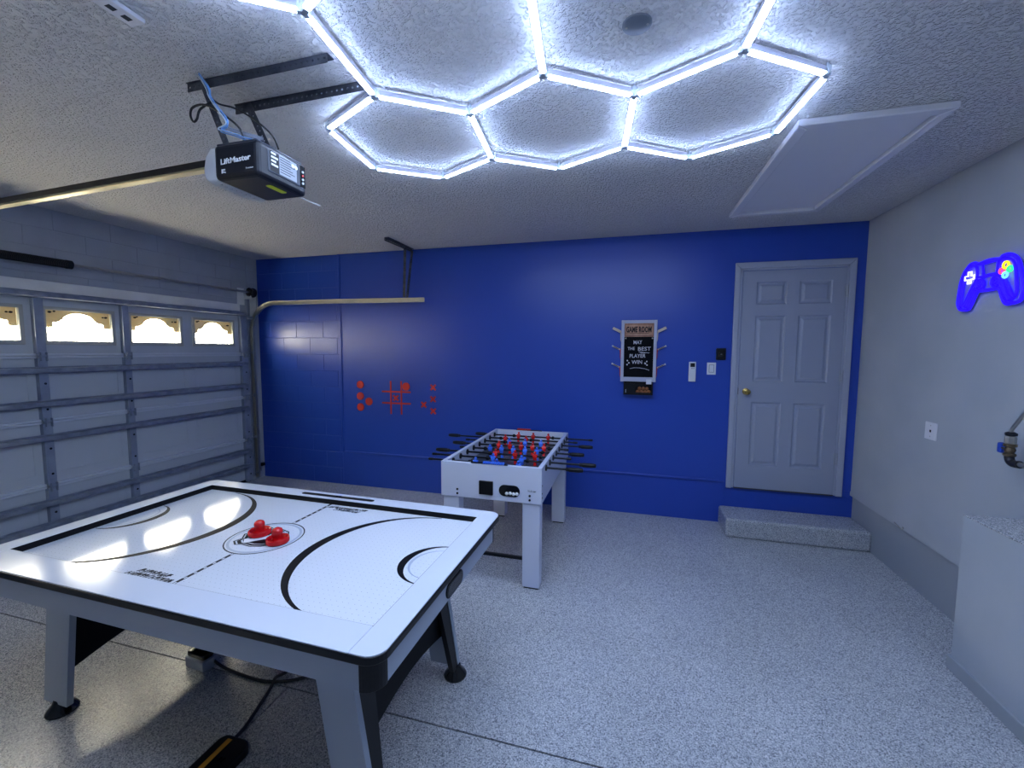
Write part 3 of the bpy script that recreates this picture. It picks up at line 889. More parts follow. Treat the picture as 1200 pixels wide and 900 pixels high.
bx('mount_plate', (2.93, 3.03, -2.985, -2.785, 2.4935, 2.497), M['dark_steel'], hg)

bm = B(); tube(bm, smooth_path([(2.905, -2.985, 2.677), (2.846, -2.995, 2.648), (2.831, -3.0, 2.609), (2.812, -3.0, 2.601), (2.798, -3.0, 2.627), (2.816, -3.005, 2.652), (2.876, -3.01, 2.654), (2.934, -3.005, 2.631), (2.99, -2.995, 2.593), (3.030, -2.98, 2.552), (3.03, -2.96, 2.4965)]), 0.0042, 8)
obj('power_cord', bm, M['cord'], op, smooth=True, label='looped black power cord')
bm = B(); tube(bm, smooth_path([(2.90, -2.998, 2.69), (2.942, -2.995, 2.656), (3.011, -2.99, 2.633), (3.072, -2.98, 2.601), (3.130, -2.96, 2.557), (3.145, -2.93, 2.53), (3.14, -2.90, 2.4965)]), 0.0036, 8)
obj('power_cord', bm, M['cord'], op, smooth=True, label='straight black cable')
wires = [(2.852, -3.0, 2.780), (2.883, -3.006, 2.748), (2.910, -3.006, 2.709), (2.916, -3.006, 2.673), (2.946, -3.006, 2.629), (2.984, -3.004, 2.585), (2.991, -3.002, 2.558), (2.952, -3.0, 2.545), (3.015, -2.99, 2.524), (3.060, -2.98, 2.507), (3.10, -2.97, 2.4985)]
for i in range(3):
    bm = B(); dx, dy = (0.0, 0.008, -0.007)[i], (0, -0.006, -0.004)[i]
    tube(bm, smooth_path([(x+dx+random.uniform(-.003, .003), y+dy, z+(0.004*i if z < 2.7 else 0)) for x, y, z in wires]), 0.0024, 6)
    obj('bell_wire', bm, M['wire_blue'] if i < 2 else M['wire_white'], None, smooth=True,
        label=('light blue signal wire on the left along the opener hanger', 'light blue signal wire on the right along the opener hanger', 'thin white signal wire along the opener hanger')[i],
        cat='wire', group='signal wires at the opener')

# ------------------------------------------------------------------ air hockey table
TX0, TX1, TY0, TY1, TZT = 1.922, 3.925, -3.422, -2.288, 0.80
IX0, IX1, IY0, IY1, PZ = 2.020, 3.825, -3.297, -2.381, 0.770
tcx, tcy = (TX0+TX1)/2, (TY0+TY1)/2
at = thing('air_hockey_table', (tcx, tcy, 0), 'white air hockey table with black trim and splayed grey legs', 'table')
rad = 0.055
def corner(cx, cy, a0): return arc(cx, cy, rad, a0, a0+90, 8)
# four rails with butt joints: the end rails run the full width
left = [(IX0, TY0), (IX0, TY1)] + corner(TX0+rad, TY1-rad, 90) + corner(TX0+rad, TY0+rad, 180)
right = [(IX1, TY1), (IX1, TY0)] + corner(TX1-rad, TY0+rad, 270) + corner(TX1-rad, TY1-rad, 0)
for pts in (left, right):
    bm = B(); prism(bm, pts, XY, 0.771, TZT); obj('end_rail', bm, M['table_white'], at, bevel=0.002)
g = 0.0012
bm = B(); box(bm, IX0+g, IX1-g, TY0, IY0, 0.771, TZT); obj('side_rail', bm, M['table_white'], at, bevel=0.002)
bm = B(); box(bm, IX0+g, IX1-g, IY1, TY1, 0.771, TZT)
sr = obj('side_rail', bm, M['table_white'], at, bevel=0.002)
bm = B(); band(bm, rrect(TX0-0.004, TX1+0.004, TY0-0.004, TY1+0.004, rad+0.004, 8), rrect(TX0+0.012, TX1-0.012, TY0+0.012, TY1-0.012, rad-0.012, 8), XY, 0.7705, 0.7965)
obj('edge_band', bm, M['black'], at, bevel=0.004)
bm = B(); band(bm, rrect(IX0+0.0005, IX1-0.0005, IY0+0.0005, IY1-0.0005, 0.001, 2), rrect(IX0+0.0011, IX1-0.0011, IY0+0.0011, IY1-0.0011, 0.0005, 2), XY, PZ, 0.7985)
obj('inner_cushion', bm, M['black_matte'], at)
pf = bx('playfield', (IX0-0.03, IX1+0.03, IY0-0.03, IY1+0.03, PZ-0.014, PZ), M['playfield'], at)
PP = PZ+0.0001; PQ = PZ+0.0009
def mark(name, material, build):
    bm = B(); build(bm); return obj(name, bm, material, pf)
mx_, my_ = (IX0+IX1)/2, (IY0+IY1)/2
mark('centre_circle', M['print_black'], lambda bm: band(bm, arc(mx_, my_, 0.170, 0, 352.5, 48), arc(mx_, my_, 0.1645, 0, 352.5, 48), XY, PP, PQ))
mark('centre_circle_shade', M['print_grey'], lambda bm: band(bm, arc(mx_, my_, 0.157, 0, 352.5, 48), arc(mx_, my_, 0.146, 0, 352.5, 48), XY, PP, PQ))
def dashes(bm):
    y = IY0+0.008
    while y < IY1-0.02:
        if abs(y+0.012-my_) > 0.178: box(bm, mx_-0.007, mx_+0.007, y, y+0.026, PP, PQ)
        y += 0.040
mark('centre_line', M['print_black'], dashes)
def dash_edges(bm):
    for a, b_ in ((IY0+0.008, my_-0.171), (my_+0.171, IY1-0.008)):
        box(bm, mx_-0.007, mx_-0.005, a, b_, PP, PQ-0.0002); box(bm, mx_+0.005, mx_+0.007, a, b_, PP, PQ-0.0002)
mark('centre_line_edge', M['print_black'], dash_edges)
def crescent(cx, r, thick, sgn, n=49):
    """arc thick in the middle, thin at its ends; opens towards the end rail"""
    def build(bm):
        o_, i_ = [], []
        for k in range(n):
            t = -1+2*k/(n-1); a = t*math.radians(88)
            w = thick*(0.28+0.72*math.cos(t*PI/2)**0.8)
            o_.append((cx - sgn*r*math.cos(a), my_+r*math.sin(a)*1.0)); i_.append((cx - sgn*(r-w)*math.cos(a), my_+(r-w*0.35)*math.sin(a)))
        band(bm, o_, i_, XY, PP, PQ, closed=False)
    return build
mark('face_off_arc', M['print_black'], crescent(IX1-0.182, 0.450, 0.046, 1))
mark('face_off_arc', M['print_black'], crescent(IX0+0.190, 0.450, 0.046, -1))
mark('goal_crease', M['print_black'], crescent(IX1-0.005, 0.162, 0.034, 1, 33))
mark('goal_crease', M['print_black'], crescent(IX0+0.005, 0.162, 0.034, -1, 33))
mark('goal_crease_shade', M['print_grey'], crescent(IX1-0.005, 0.120, 0.012, 1, 33))
mark('goal_crease_shade', M['print_grey'], crescent(IX0+0.005, 0.120, 0.012, -1, 33))
# shield emblem at centre: letters run along the diagonal band
def shield(s):
    p = [(-0.55, 0.78), (-0.30, 0.70), (0.0, 0.92), (0.30, 0.70), (0.55, 0.78), (0.74, 0.52), (0.66, 0.30), (0.70, -0.05), (0.60, -0.42), (0.34, -0.66), (0.0, -0.98), (-0.34, -0.66), (-0.60, -0.42), (-0.70, -0.05), (-0.66, 0.30), (-0.74, 0.52)]
    # turned so that its top points to -x (towards the garage door)
    return [(mx_+0.0-v*s, my_+u*s) for u, v in p]
mark('emblem_outline', M['print_black'], lambda bm: band(bm, shield(0.140), shield(0.131), XY, PP, PQ))
mark('emblem_outline', M['print_black'], lambda bm: band(bm, shield(0.124), shield(0.107), XY, PP, PQ))
mark('emblem_field', M['print_black'], lambda bm: prism(bm, shield(0.098), XY, PP, PQ))
em = mark('emblem_band', M['print_white'], lambda bm: obox(bm, (mx_-0.062, my_-0.062, PQ+0.0003), (mx_+0.062, my_+0.062, PQ+0.0003), 0.044, 0.0006))
text('emblem_letters', 'NHL', 0.052, (mx_-0.046-0.012, my_-0.046+0.012-0.003, PQ+0.0009), (1, 1, 0), (-1, 1, 0), M['print_black'], pf, 0.0003, width=0.115, shear=0.2, bold=0.001)
# two printed word marks, too small to read: slanted letter strokes
def wordmark(x0, y0, xd, yd, length, h, seed):
    rnd = random.Random(seed)
    def build(bm):
        xd_, yd_ = Vector(xd), Vector(yd)
        for row, (k0, k1, hh, yy) in enumerate(((0.12, 0.80, 0.45, 0.55), (0.0, 1.0, 0.42, 0.0))):
            u = k0
            while u < k1:
                w = rnd.uniform(0.035, 0.06)
                p = Vector((x0, y0, 0)) + xd_*(u*length) + yd_*(yy*h)
                q = p + yd_*(hh*h) + xd_*(0.014)
                obox(bm, (p.x, p.y, PP+0.0004), (q.x, q.y, PP+0.0004), 0.005, 0.0007)
                z_ = rnd.choice((0.0, 0.5, 1.0))
                a = p + (q-p)*z_; b_ = a + xd_*(w*length*0.7)
                obox(bm, (a.x, a.y, PP+0.0004), (b_.x, b_.y, PP+0.0004), 0.004, 0.0007)
                if rnd.random() < 0.6:
                    c = b_ + (q-p)*(0.5 if z_ < 0.7 else -0.5)
                    obox(bm, (b_.x, b_.y, PP+0.0004), (c.x, c.y, PP+0.0004), 0.004, 0.0007)
                u += w*1.25
    return build
mark('word_mark', M['print_black'], wordmark(2.655, -3.262, (1, 0, 0), (0, 1, 0), 0.235, 0.05, 3))
mark('word_mark', M['print_black'], wordmark(3.185, -2.405, (-1, 0, 0), (0, -1, 0), 0.235, 0.05, 5))
# sliding scorer on the far rail
bm = B(); prism(bm, rrect(2.683, 3.178, -2.352, -2.323, 0.0144, 6), XY, TZT-0.002, TZT+0.0015); ss = obj('score_slide', bm, M['black_matte'], at)
for x in (2.92, 2.945): bx('score_bead', (x, x+0.012, -2.345, -2.331, TZT+0.001, TZT+0.006), M['black_gloss'], ss, bevel=0.002)
# apron
AZ = 0.672; ay0, ay1, ax0, ax1 = TY0+0.020, TY1-0.020, TX0+0.020, TX1-0.020
bx('apron_panel', (ax0+0.06, ax1-0.06, ay0, ay0+0.018, AZ, 0.7695), M['apron'], at)
bx('apron_panel', (ax0+0.06, ax1-0.06, ay1-0.018, ay1, AZ, 0.7695), M['apron'], at)
bx('apron_panel', (ax1-0.018, ax1, ay0+0.055, ay1-0.055, AZ, 0.7695), M['apron'], at)
bx('apron_panel', (ax0, ax0+0.018, ay0+0.055, ay1-0.055, AZ, 0.7695), M['apron'], at)
for sx, sy, a0 in ((1, -1, 270), (1, 1, 0), (-1, 1, 90), (-1, -1, 180)):
    cx = (ax1 if sx > 0 else ax0) - sx*0.058; cy = (ay1 if sy > 0 else ay0) - sy*0.056
    bm = B(); pts = arc(cx, cy, 0.06, a0, a0+90, 9) + [(cx, cy)]
    prism(bm, pts, XY, AZ-0.004, 0.7695); obj('corner_cap', bm, M['black'], at, bevel=0.002)
bx('cabinet_floor', (ax0+0.02, ax1-0.02, ay0+0.02, ay1-0.02, AZ+0.004, AZ+0.014), M['black_matte'], at)
for sx, x in ((1, ax1), (-1, ax0)):
    bm = B(); prism(bm, rrect(tcy-0.082, tcy+0.082, 0.680, 0.742, 0.030, 6), YZ, x-0.003*sx, x+0.006*sx)
    gs = obj('goal_slot', bm, M['black'], at, bevel=0.003)
    bm = B(); prism(bm, rrect(tcy-0.073, tcy+0.073, 0.687, 0.735, 0.023, 6), YZ, x+0.004*sx, x+0.0068*sx); obj('goal_opening', bm, M['black_gloss'], gs)
# legs: a grey board facing the side and a black board facing the end
for sx in (-1, 1):
    for sy in (-1, 1):
        y = tcy + sy*0.378
        bm = B()
        xt0, xt1 = tcx-0.03+sx*(0.6875-0.078), tcx-0.03+sx*(0.6875+0.078)     # at z = AZ
        xb0, xb1 = tcx-0.03+sx*(0.797-0.078), tcx-0.03+sx*(0.797+0.078)     # at the foot
        prism(bm, [(xt0, AZ+0.06), (xt1, AZ+0.06), (xb1, 0.05), (xb0, 0.05)], XZ, y+sy*0.0, y-sy*0.026)
        lg = obj('leg', bm, M['leg_grey'], at, bevel=0.002)
        bm = B()
        v0 = lambda x, yy, z: (x, yy, z)
        pts = [(xt1, AZ+0.06), (xb1, 0.055)]
        off = sx*0.004
        vs_ = []
        for (x, z), w in zip(pts, (0.14, 0.075)):
            for yy in (y-sy*0.028, y-sy*w):
                for dx in (-sx*0.03, -sx*0.004): vs_.append(bm.verts.new((x+dx, yy, z)))
        for f in ((0, 1, 3, 2), (4, 6, 7, 5), (0, 4, 5, 1), (2, 3, 7, 6), (0, 2, 6, 4), (1, 5, 7, 3)): bm.faces.new([vs_[i] for i in f])
        obj('leg_end_board', bm, M['black'], lg)
        bm = B(); fx, fy = tcx+sx*0.825, y-sy*0.022
        lathe(bm, [(0.056, 0.0), (0.058, 0.008), (0.050, 0.022), (0.034, 0.040), (0.026, 0.062), (0, 0.066)], (fx, fy, 0.0), (0, 0, 1), 28)
        obj('foot', bm, M['black_gloss'], at, smooth=True)
    # arched black end panel between the two legs
    xp = tcx + sx*0.76
    zb = lambda u: 0.20+0.07*math.cos(PI/2*(u/0.40))
    pts = [(tcy-0.36, AZ+0.05)] + [(tcy-0.36+0.72*i/18, zb(-0.36+0.72*i/18)) for i in range(19)] + [(tcy+0.36, AZ+0.05)]
    bm = B(); prism(bm, pts, YZ, tcx+sx*0.748, tcx+sx*0.766)
    obj('end_panel', bm, M['black_matte'], at)
at.rotation_euler = (0, 0, -0.015)
# red pushers
for i, (x, y, lab) in enumerate(((2.872, -2.822, 'red air hockey striker nearer the garage door on table'), (3.022, -2.868, 'red air hockey striker nearer the camera on table'))):
    bm = B(); lathe(bm, [(0.046, 0.0), (0.050, 0.004), (0.050, 0.020), (0.047, 0.024), (0.041, 0.022), (0.036, 0.012), (0.022, 0.012), (0.0195, 0.022), (0.020, 0.036), (0.0235, 0.046), (0.0235, 0.054), (0.020, 0.063), (0.010, 0.069), (0, 0.0695)], (x, y, PZ+0.0025), (0, 0, 1), 32)
    p = obj('striker', bm, M['red'], None, smooth=True, label=lab, cat='striker', group='red air hockey strikers')
    bm = B(); lathe(bm, [(0.046, 0.0), (0.046, 0.003)], (x, y, PZ+0.0012), (0, 0, 1), 28); obj('felt_pad', bm, M['print_black'], p)

# cords and boxes on the floor under the table
ad = thing('blower_box', (2.44, -2.79, 0), 'small black electric box on a grey base under hockey table', 'box')
bm = B(); prism(bm, [(2.365, -2.84), (2.50, -2.85), (2.515, -2.80), (2.46, -2.70), (2.36, -2.71)], XY, 0.0, 0.055); obj('base', bm, M['stile_steel'], ad, bevel=0.006)
bm = B(); prism(bm, [(2.375, -2.835), (2.495, -2.845), (2.505, -2.80), (2.455, -2.715), (2.37, -2.72)], XY, 0.055, 0.085); obj('cover', bm, M['black_gloss'], ad, bevel=0.008)
bx('plug', (2.40, 2.45, -2.80, -2.75, 0.085, 0.105), M['black'], ad, bevel=0.006)
bm = B(); tube(bm, smooth_path([(2.505, -2.795, 0.03), (2.60, -2.802, 0.0075), (2.802, -2.818, 0.0075), (2.902, -2.805, 0.0075), (2.981, -2.773, 0.0075), (3.037, -2.731, 0.0075), (3.09, -2.66, 0.0075), (3.12, -2.58, 0.0075)]), 0.0075, 8)
obj('extension_cord', bm, M['cord'], None, smooth=True, label='thick black cord curving across floor from black box', cat='cord')
bm = B(); tube(bm, smooth_path([(3.003, -3.13, 0.02), (2.985, -3.05, 0.0075), (2.961, -2.971, 0.0075), (2.932, -2.88, 0.0075), (2.915, -2.83, 0.013), (2.905, -2.795, 0.023), (2.912, -2.74, 0.009), (2.93, -2.66, 0.0075), (2.93, -2.55, 0.0075)]), 0.0075, 8)
obj('extension_cord', bm, M['cord'], None, smooth=True, label='straight black cord running from the power strip under table', cat='cord')
ps = thing('power_strip', (3.03, -3.33, 0), 'black power strip with ochre stripe on floor at bottom edge', 'power strip')
bm = B(); prism(bm, rrect(2.958, 3.105, -3.62, -3.122, 0.035, 6), XY, 0.0, 0.042); obj('body', bm, M['black'], ps, bevel=0.006)
bx('stripe', (2.998, 3.020, -3.58, -3.14, 0.0415, 0.0435), M['ochre'], ps)
for y in (-3.22, -3.32, -3.42):
    bm = B(); box(bm, 3.045, 3.049, y-0.01, y+0.01, 0.0415, 0.0428); box(bm, 3.062, 3.066, y-0.01, y+0.01, 0.0415, 0.0428); obj('socket', bm, M['black_gloss'], ps)

# ------------------------------------------------------------------ foosball table
FX0, FX1, FY0, FY1, FZ0, FZ1 = 3.287, 4.026, -1.655, -0.345, 0.617, 0.870
ft = thing('foosball_table', (3.656, -1.0, 0), 'white foosball table with black rods beside the blue wall', 'table')
t = 0.032
for b_ in ((FX0, FX1, FY0, FY0+0.03, FZ0, FZ1), (FX0, FX1, FY1-0.03, FY1, FZ0, FZ1)):
    bx('end_panel', b_, M['foos_white'], ft, bevel=0.003)
for b_ in ((FX0, FX0+t, FY0+0.0302, FY1-0.0302, FZ0, FZ1), (FX1-t, FX1, FY0+0.0302, FY1-0.0302, FZ0, FZ1)):
    bx('side_panel', b_, M['foos_white'], ft, bevel=0.003)
fd = bx('playfield', (FX0+0.02, FX1-0.02, FY0+0.02, FY1-0.02, 0.735, 0.752), M['foos_field'], ft)
mark_z = (0.7521, 0.7526)
fxm = (FX0+FX1)/2
bm = B(); band(bm, arc(fxm, -1.0, 0.09, 0, 352, 40), arc(fxm, -1.0, 0.084, 0, 352, 40), XY, *mark_z); obj('field_circle', bm, M['print_grey'], fd)
bx('field_line', (FX0+0.035, FX1-0.035, -1.003, -0.997, *mark_z), M['print_grey'], fd)
for s_, y in ((1, FY0+0.035), (-1, FY1-0.035)):
    bm = B(); pts_o = [(fxm-0.16, y), (fxm-0.16, y+s_*0.14), (fxm+0.16, y+s_*0.14), (fxm+0.16, y)]
    pts_i = [(fxm-0.154, y), (fxm-0.154, y+s_*0.134), (fxm+0.154, y+s_*0.134), (fxm+0.154, y)]
    band(bm, pts_o, pts_i, XY, *mark_z, closed=False); obj('goal_box', bm, M['print_grey'], fd)
bx('cabinet_bottom', (FX0+0.025, FX1-0.025, FY0+0.025, FY1-0.025, FZ0+0.004, FZ0+0.014), M['foos_white'], ft)
for x0, x1 in ((FX0+0.012, FX0+0.132), (FX1-0.136, FX1-0.014)):
    for y0, y1 in ((FY0+0.015, FY0+0.105), (FY1-0.105, FY1-0.015)):
        lg = bx('leg', (x0, x1, y0, y1, 0.012, FZ0+0.01), M['foos_white'], ft, bevel=0.003)
        bx('leg_leveller', (x0+0.01, x1-0.01, y0+0.01, y1-0.01, 0.0, 0.013), M['black'], lg)
for y, z, nm in ((-0.395, 0.205, 'stretcher'),):
    pass
bx('stretcher', (FX0+0.12, FX1-0.12, FY0+0.05, FY0+0.07, 0.185, 0.205), M['black'], ft)
# front panel hardware
bx('score_box', (3.580, 3.682, FY0-0.016, FY0+0.002, 0.655, 0.752), M['black'], ft, bevel=0.004)
bm = B(); prism(bm, rrect(3.724, 3.874, 0.655, 0.735, 0.039, 8), XZ, FY0-0.004, FY0+0.002); br_ = obj('ball_return', bm, M['black_gloss'], ft)
for i in range(4):
    bm = B(); sphere(bm, (3.782+i*0.024, FY0-0.004, 0.676+0.003*(i % 2)), 0.0125, 10, 6)
    b_ = obj('foosball', bm, M['ball_white'], br_, smooth=True)
for x in (3.413, 3.944):
    for z in (0.643, 0.673):
        zz = z if x < 3.6 else z
        bm = B(); cyl(bm, (x, FY0-0.004, zz), (x, FY0+0.002, zz), 0.008, 12); obj('screw_cap', bm, M['black'], ft)
rnd = random.Random(11)
bm = B(); x = 3.931
while x < 3.985:
    w = rnd.uniform(0.005, 0.009); box(bm, x, x+0.0025, FY0-0.001, FY0+0.001, 0.700, 0.700+rnd.choice((0.010, 0.016)))
    box(bm, x, x+w, FY0-0.001, FY0+0.001, 0.700+rnd.choice((0, 0.006)), 0.7025+rnd.choice((0, 0.006))); x += w*1.1
obj('word_mark', bm, M['fixture_grey'], ft)
for z in (0.835-0.09, 0.69, 0.66):
    bm = B(); cyl(bm, (FX1-0.001, FY0+0.02, z), (FX1+0.003, FY0+0.02, z), 0.005, 8); obj('side_screw', bm, M['black'], ft)
for y, mname, x0, x1, b0, b1 in ((FY0+0.008, 'foos_blue', 3.515, 3.785, 3.605, 3.762), (FY1-0.012, 'foos_red', 3.508, 3.768, 3.52, 3.655)):
    ab = bx('score_slide', (x0, x1, y-0.010, y+0.010, FZ1, FZ1+0.008), M['black'], ft, bevel=0.003)
    n = 10
    for i in range(n):
        a = b0+(b1-b0)*i/n
        bx('score_bead', (a, a+(b1-b0)/n-0.002, y-0.013, y+0.013, FZ1+0.001, FZ1+0.018), M[mname], ab, bevel=0.004)

def player_mesh():
    bm = B()
    lathe(bm, [(0.0, 0.040), (0.007, 0.039), (0.0105, 0.032), (0.0095, 0.024), (0.006, 0.019), (0.008, 0.017)], (0, 0, 0), (0, 0, 1), 12)
    # torso, hips, legs and foot as one tapered body
    prof = [(0.0165, 0.008, 0.017), (0.017, 0.0125, 0.008), (0.015, 0.013, -0.008), (0.011, 0.010, -0.018), (0.0125, 0.009, -0.028), (0.009, 0.007, -0.048), (0.0085, 0.008, -0.058), (0.0115, 0.009, -0.062), (0.0115, 0.009, -0.076)]
    rings = []
    for hx, hy, z in prof: rings.append([bm.verts.new((sx*hx, sy*hy, z)) for sx, sy in ((-1, -1), (1, -1), (1, 1), (-1, 1))])
    for a, b_ in zip(rings, rings[1:]):
        for k in range(4): bm.faces.new((a[k], a[(k+1) % 4], b_[(k+1) % 4], b_[k]))
    bm.faces.new(rings[0]); bm.faces.new(rings[-1][::-1])
    for sx in (-1, 1): box(bm, sx*0.0165-0.003, sx*0.0165+0.003, -0.006, 0.006, -0.008, 0.014)
    bmesh.ops.recalc_face_normals(bm, faces=bm.faces[:])
    me = bpy.data.meshes.new('player'); bm.to_mesh(me); bm.free()
    for p in me.polygons: p.use_smooth = True
    me.set_sharp_from_angle(angle=math.radians(50))
    return me
pm = {'foos_red': player_mesh(), 'foos_blue': player_mesh()}
for k in pm: pm[k].materials.append(M[k])
bm = B(); lathe(bm, [(0.014, -0.011), (0.0155, -0.006), (0.0155, 0.006), (0.014, 0.011)], (0, 0, 0), (1, 0, 0), 12); bmesh.ops.recalc_face_normals(bm, faces=bm.faces[:])
bump_me = bpy.data.meshes.new('bumper'); bm.to_mesh(bump_me); bm.free(); bump_me.materials.append(M['black'])
bm = B(); lathe(bm, [(0.022, -0.004), (0.022, 0.004), (0.014, 0.007)], (0, 0, 0), (1, 0, 0), 14); bmesh.ops.recalc_face_normals(bm, faces=bm.faces[:])
bush_me = bpy.data.meshes.new('bushing'); bm.to_mesh(bush_me); bm.free(); bush_me.materials.append(M['black'])
RZ = 0.838
rod_rows = [  # team, players' x, left end, right end, handle side
    ('foos_blue', (3.50, 3.665, 3.83), 3.125, 4.285, 1),
    ('foos_blue', (3.590, 3.815), 3.085, 4.362, 1),
    ('foos_red', (3.562, 3.725, 3.885), 3.050, 4.165, -1),
    ('foos_blue', (3.47, 3.57, 3.67, 3.77, 3.87), 3.20, 4.248, 1),
    ('foos_red', (3.50, 3.60, 3.70, 3.80, 3.90), 3.075, 4.105, -1),
    ('foos_blue', (3.555, 3.700, 3.845), 3.14, 4.292, 1),
    ('foos_red', (3.475, 3.675), 2.905, 4.145, -1),
    ('foos_red', (3.565, 3.71, 3.855), 3.13, 4.268, -1)]
for i, (team, px, xl, xr, hs) in enumerate(rod_rows):
    y = -1.515+0.1465*i
    bm = B(); cyl(bm, (xl, y, RZ), (xr, y, RZ), 0.0075, 10)
    rd = obj('rod', bm, M['rod'], ft, smooth=True)
    hx = xr if hs > 0 else xl
    bm = B(); lathe(bm, [(0.010, 0.0), (0.014, 0.005), (0.0165, 0.03), (0.0165, 0.095), (0.012, 0.105), (0.015, 0.112), (0.011, 0.12)], (hx+hs*0.004, y, RZ), (-hs, 0, 0), 14)
    obj('handle', bm, M['black'], rd, smooth=True)
    ex_ = xl if hs > 0 else xr
    bm = B(); lathe(bm, [(0.008, -0.004), (0.0105, 0.0), (0.0105, 0.03), (0.008, 0.034)], (ex_, y, RZ), (hs, 0, 0), 10); obj('end_cap', bm, M['black'], rd)
    for x in px:
        o = link('player', pm[team], None, rd); o.location = (x, y, RZ); o.rotation_euler = (random.uniform(-.25, .25), 0, 0)
    for x in (px[0]-0.045, px[-1]+0.045):
        o = link('bumper', bump_me, None, rd); o.location = (x, y, RZ)
    for x in (FX0+t+0.004, FX1+0.004):
        o = link('bushing', bush_me, None, rd); o.location = (x, y, RZ)

# ------------------------------------------------------------------ tic tac toe on the blue wall
gr = thing('tic_tac_toe_grid', (1.96, -0.004, 0.91), 'red tic tac toe grid of four bars on the blue wall', 'game grid')
for x in (1.890, 2.027): bx('bar', (x-0.008, x+0.008, -0.010, -0.0005, 0.908, 1.298), M['token'], gr)
for z in (1.173, 1.038): bx('bar', (1.774, 2.148, -0.0105, -0.0008, z-0.009, z+0.009), M['token'], gr)
for (x, z), lab in zip(((1.481, 1.244), (1.478, 1.107), (1.595, 1.045), (1.479, 0.974), (2.097, 1.238)),
        ('topmost red round game disc left of the tic tac toe grid', 'red round game disc second from top of the left column', 'red round game disc beside the column, nearest the grid', 'lowest red round game disc left of the tic tac toe grid', 'red round game disc in top right cell of the grid')):
    bm = B(); lathe(bm, [(0.047, 0.0), (0.047, 0.010), (0.043, 0.013), (0.034, 0.0115), (0, 0.0115)], (x, -0.012 if x > 2 else -0.0006, z), (0, -1, 0), 32)
    obj('game_disc', bm, M['token'], None, smooth=True, label=lab, cat='game piece', group='red tic tac toe discs')
for (x, z), lab in zip(((2.433, 1.237), (2.431, 1.103), (2.314, 1.035), (2.432, 0.965), (1.956, 1.100)),
        ('topmost red X game piece right of the grid', 'red X game piece second from top of the right column', 'red X game piece beside the column, nearest the grid', 'lowest red X game piece right of the grid', 'red X game piece in the centre cell of the grid')):
    bm = B(); r_ = 0.038; w_ = 0.0095
    pts = []
    for k in range(4):
        a = math.radians(45+90*k); d = Vector((math.cos(a), math.sin(a))); s = Vector((-d.y, d.x))
        pts += [d*r_*1.12 - s*w_, d*r_*1.12 + s*w_, (d+s)*w_]
    prism(bm, [(x+p.x, z+p.y) for p in pts], XZ, -0.0006, -0.012)
    obj('game_cross', bm, M['token'], None, label=lab, cat='game piece', group='red tic tac toe crosses')

# ------------------------------------------------------------------ game room chalkboard
gb = thing('game_room_sign', (4.662, -0.02, 1.36), 'grey framed chalkboard sign with wooden GAME ROOM header on blue wall', 'sign')
bx('board', (4.515, 4.815, -0.026, -0.0192, 1.375, 1.945), M['chalkboard'], gb)
bx('header', (4.526, 4.806, -0.032, -0.0262, 1.803, 1.933), M['wood'], gb)
bm = B(); band(bm, [(4.53, 1.809), (4.802, 1.809), (4.802, 1.927), (4.53, 1.927)], [(4.535, 1.814), (4.797, 1.814), (4.797, 1.922), (4.535, 1.922)], XZ, -0.0326, -0.0318); obj('header_border', bm, mat('header_line', (96, 62, 44), 0.6), gb)
for b_ in ((4.496, 4.526, 1.358, 1.966), (4.804, 4.834, 1.358, 1.966)):
    bx('frame_stile', (b_[0], b_[1], -0.036, -0.0005, b_[2], b_[3]), M['sign_frame'], gb, bevel=0.003)
bx('frame_rail', (4.5262, 4.8038, -0.036, -0.0005, 1.935, 1.966), M['sign_frame'], gb, bevel=0.003)
bx('frame_rail', (4.5262, 4.8038, -0.040, -0.0005, 1.360, 1.404), M['sign_frame'], gb, bevel=0.003)
text('header_text', 'GAME ROOM', 0.075, (4.541, -0.0335, 1.848), (1, 0, 0), (0, 0, 1), mat('header_ink', (30, 20, 18), 0.7), gb, 0.0008, width=0.240, bold=0.003)
bm = B(); box(bm, 4.575, 4.755, -0.0335, -0.032, 1.833, 1.837); obj('header_underline', bm, mat('header_ink_line', (40, 28, 24), 0.7), gb)
for s_, x, z, w in (('MAY', 4.612, 1.730, 0.075), ('THE', 4.560, 1.672, 0.062), ('BEST', 4.655, 1.666, 0.112), ('PLAYER', 4.578, 1.596, 0.140), ('WIN', 4.602, 1.535, 0.092)):
    text('chalk_text', s_, 0.052 if s_ != 'THE' else 0.042, (x, -0.0268, z), (1, 0, 0.02), (0, 0, 1), M['chalk'], gb, 0.0004, width=w*1.08, bold=0.0004)
def chalk_line(pts, r=0.0022):
    bm = B(); tube(bm, [(x, -0.0268, z) for x, z in pts], r, 5); obj('chalk_stroke', bm, M['chalk'], gb)
chalk_line([(4.665, 1.655), (4.72, 1.648), (4.768, 1.644)]); chalk_line([(4.68, 1.648), (4.73, 1.642)])
chalk_line([(4.585, 1.488), (4.63, 1.497), (4.68, 1.496), (4.73, 1.488), (4.770, 1.474)])
for x, z in ((4.560, 1.567), (4.575, 1.545), (4.558, 1.527), (4.745, 1.560), (4.728, 1.543), (4.748, 1.525), (4.733, 1.538)):
    bm = B(); lathe(bm, [(0.0075, 0), (0.0075, 0.001)], (x, -0.0262, z), (0, -1, 0), 10); obj('chalk_dot', bm, M['chalk'], gb)
for x in (4.540, 4.792):
    bm = B(); lathe(bm, [(0.007, 0), (0.006, 0.003), (0, 0.004)], (x, -0.0262, 1.788), (0, -1, 0), 10); obj('pin', bm, M['galv'], gb)
tray = thing('game_tray', (4.667, -0.03, 1.232), 'black holder with brown balls hanging below the chalkboard', 'tray')
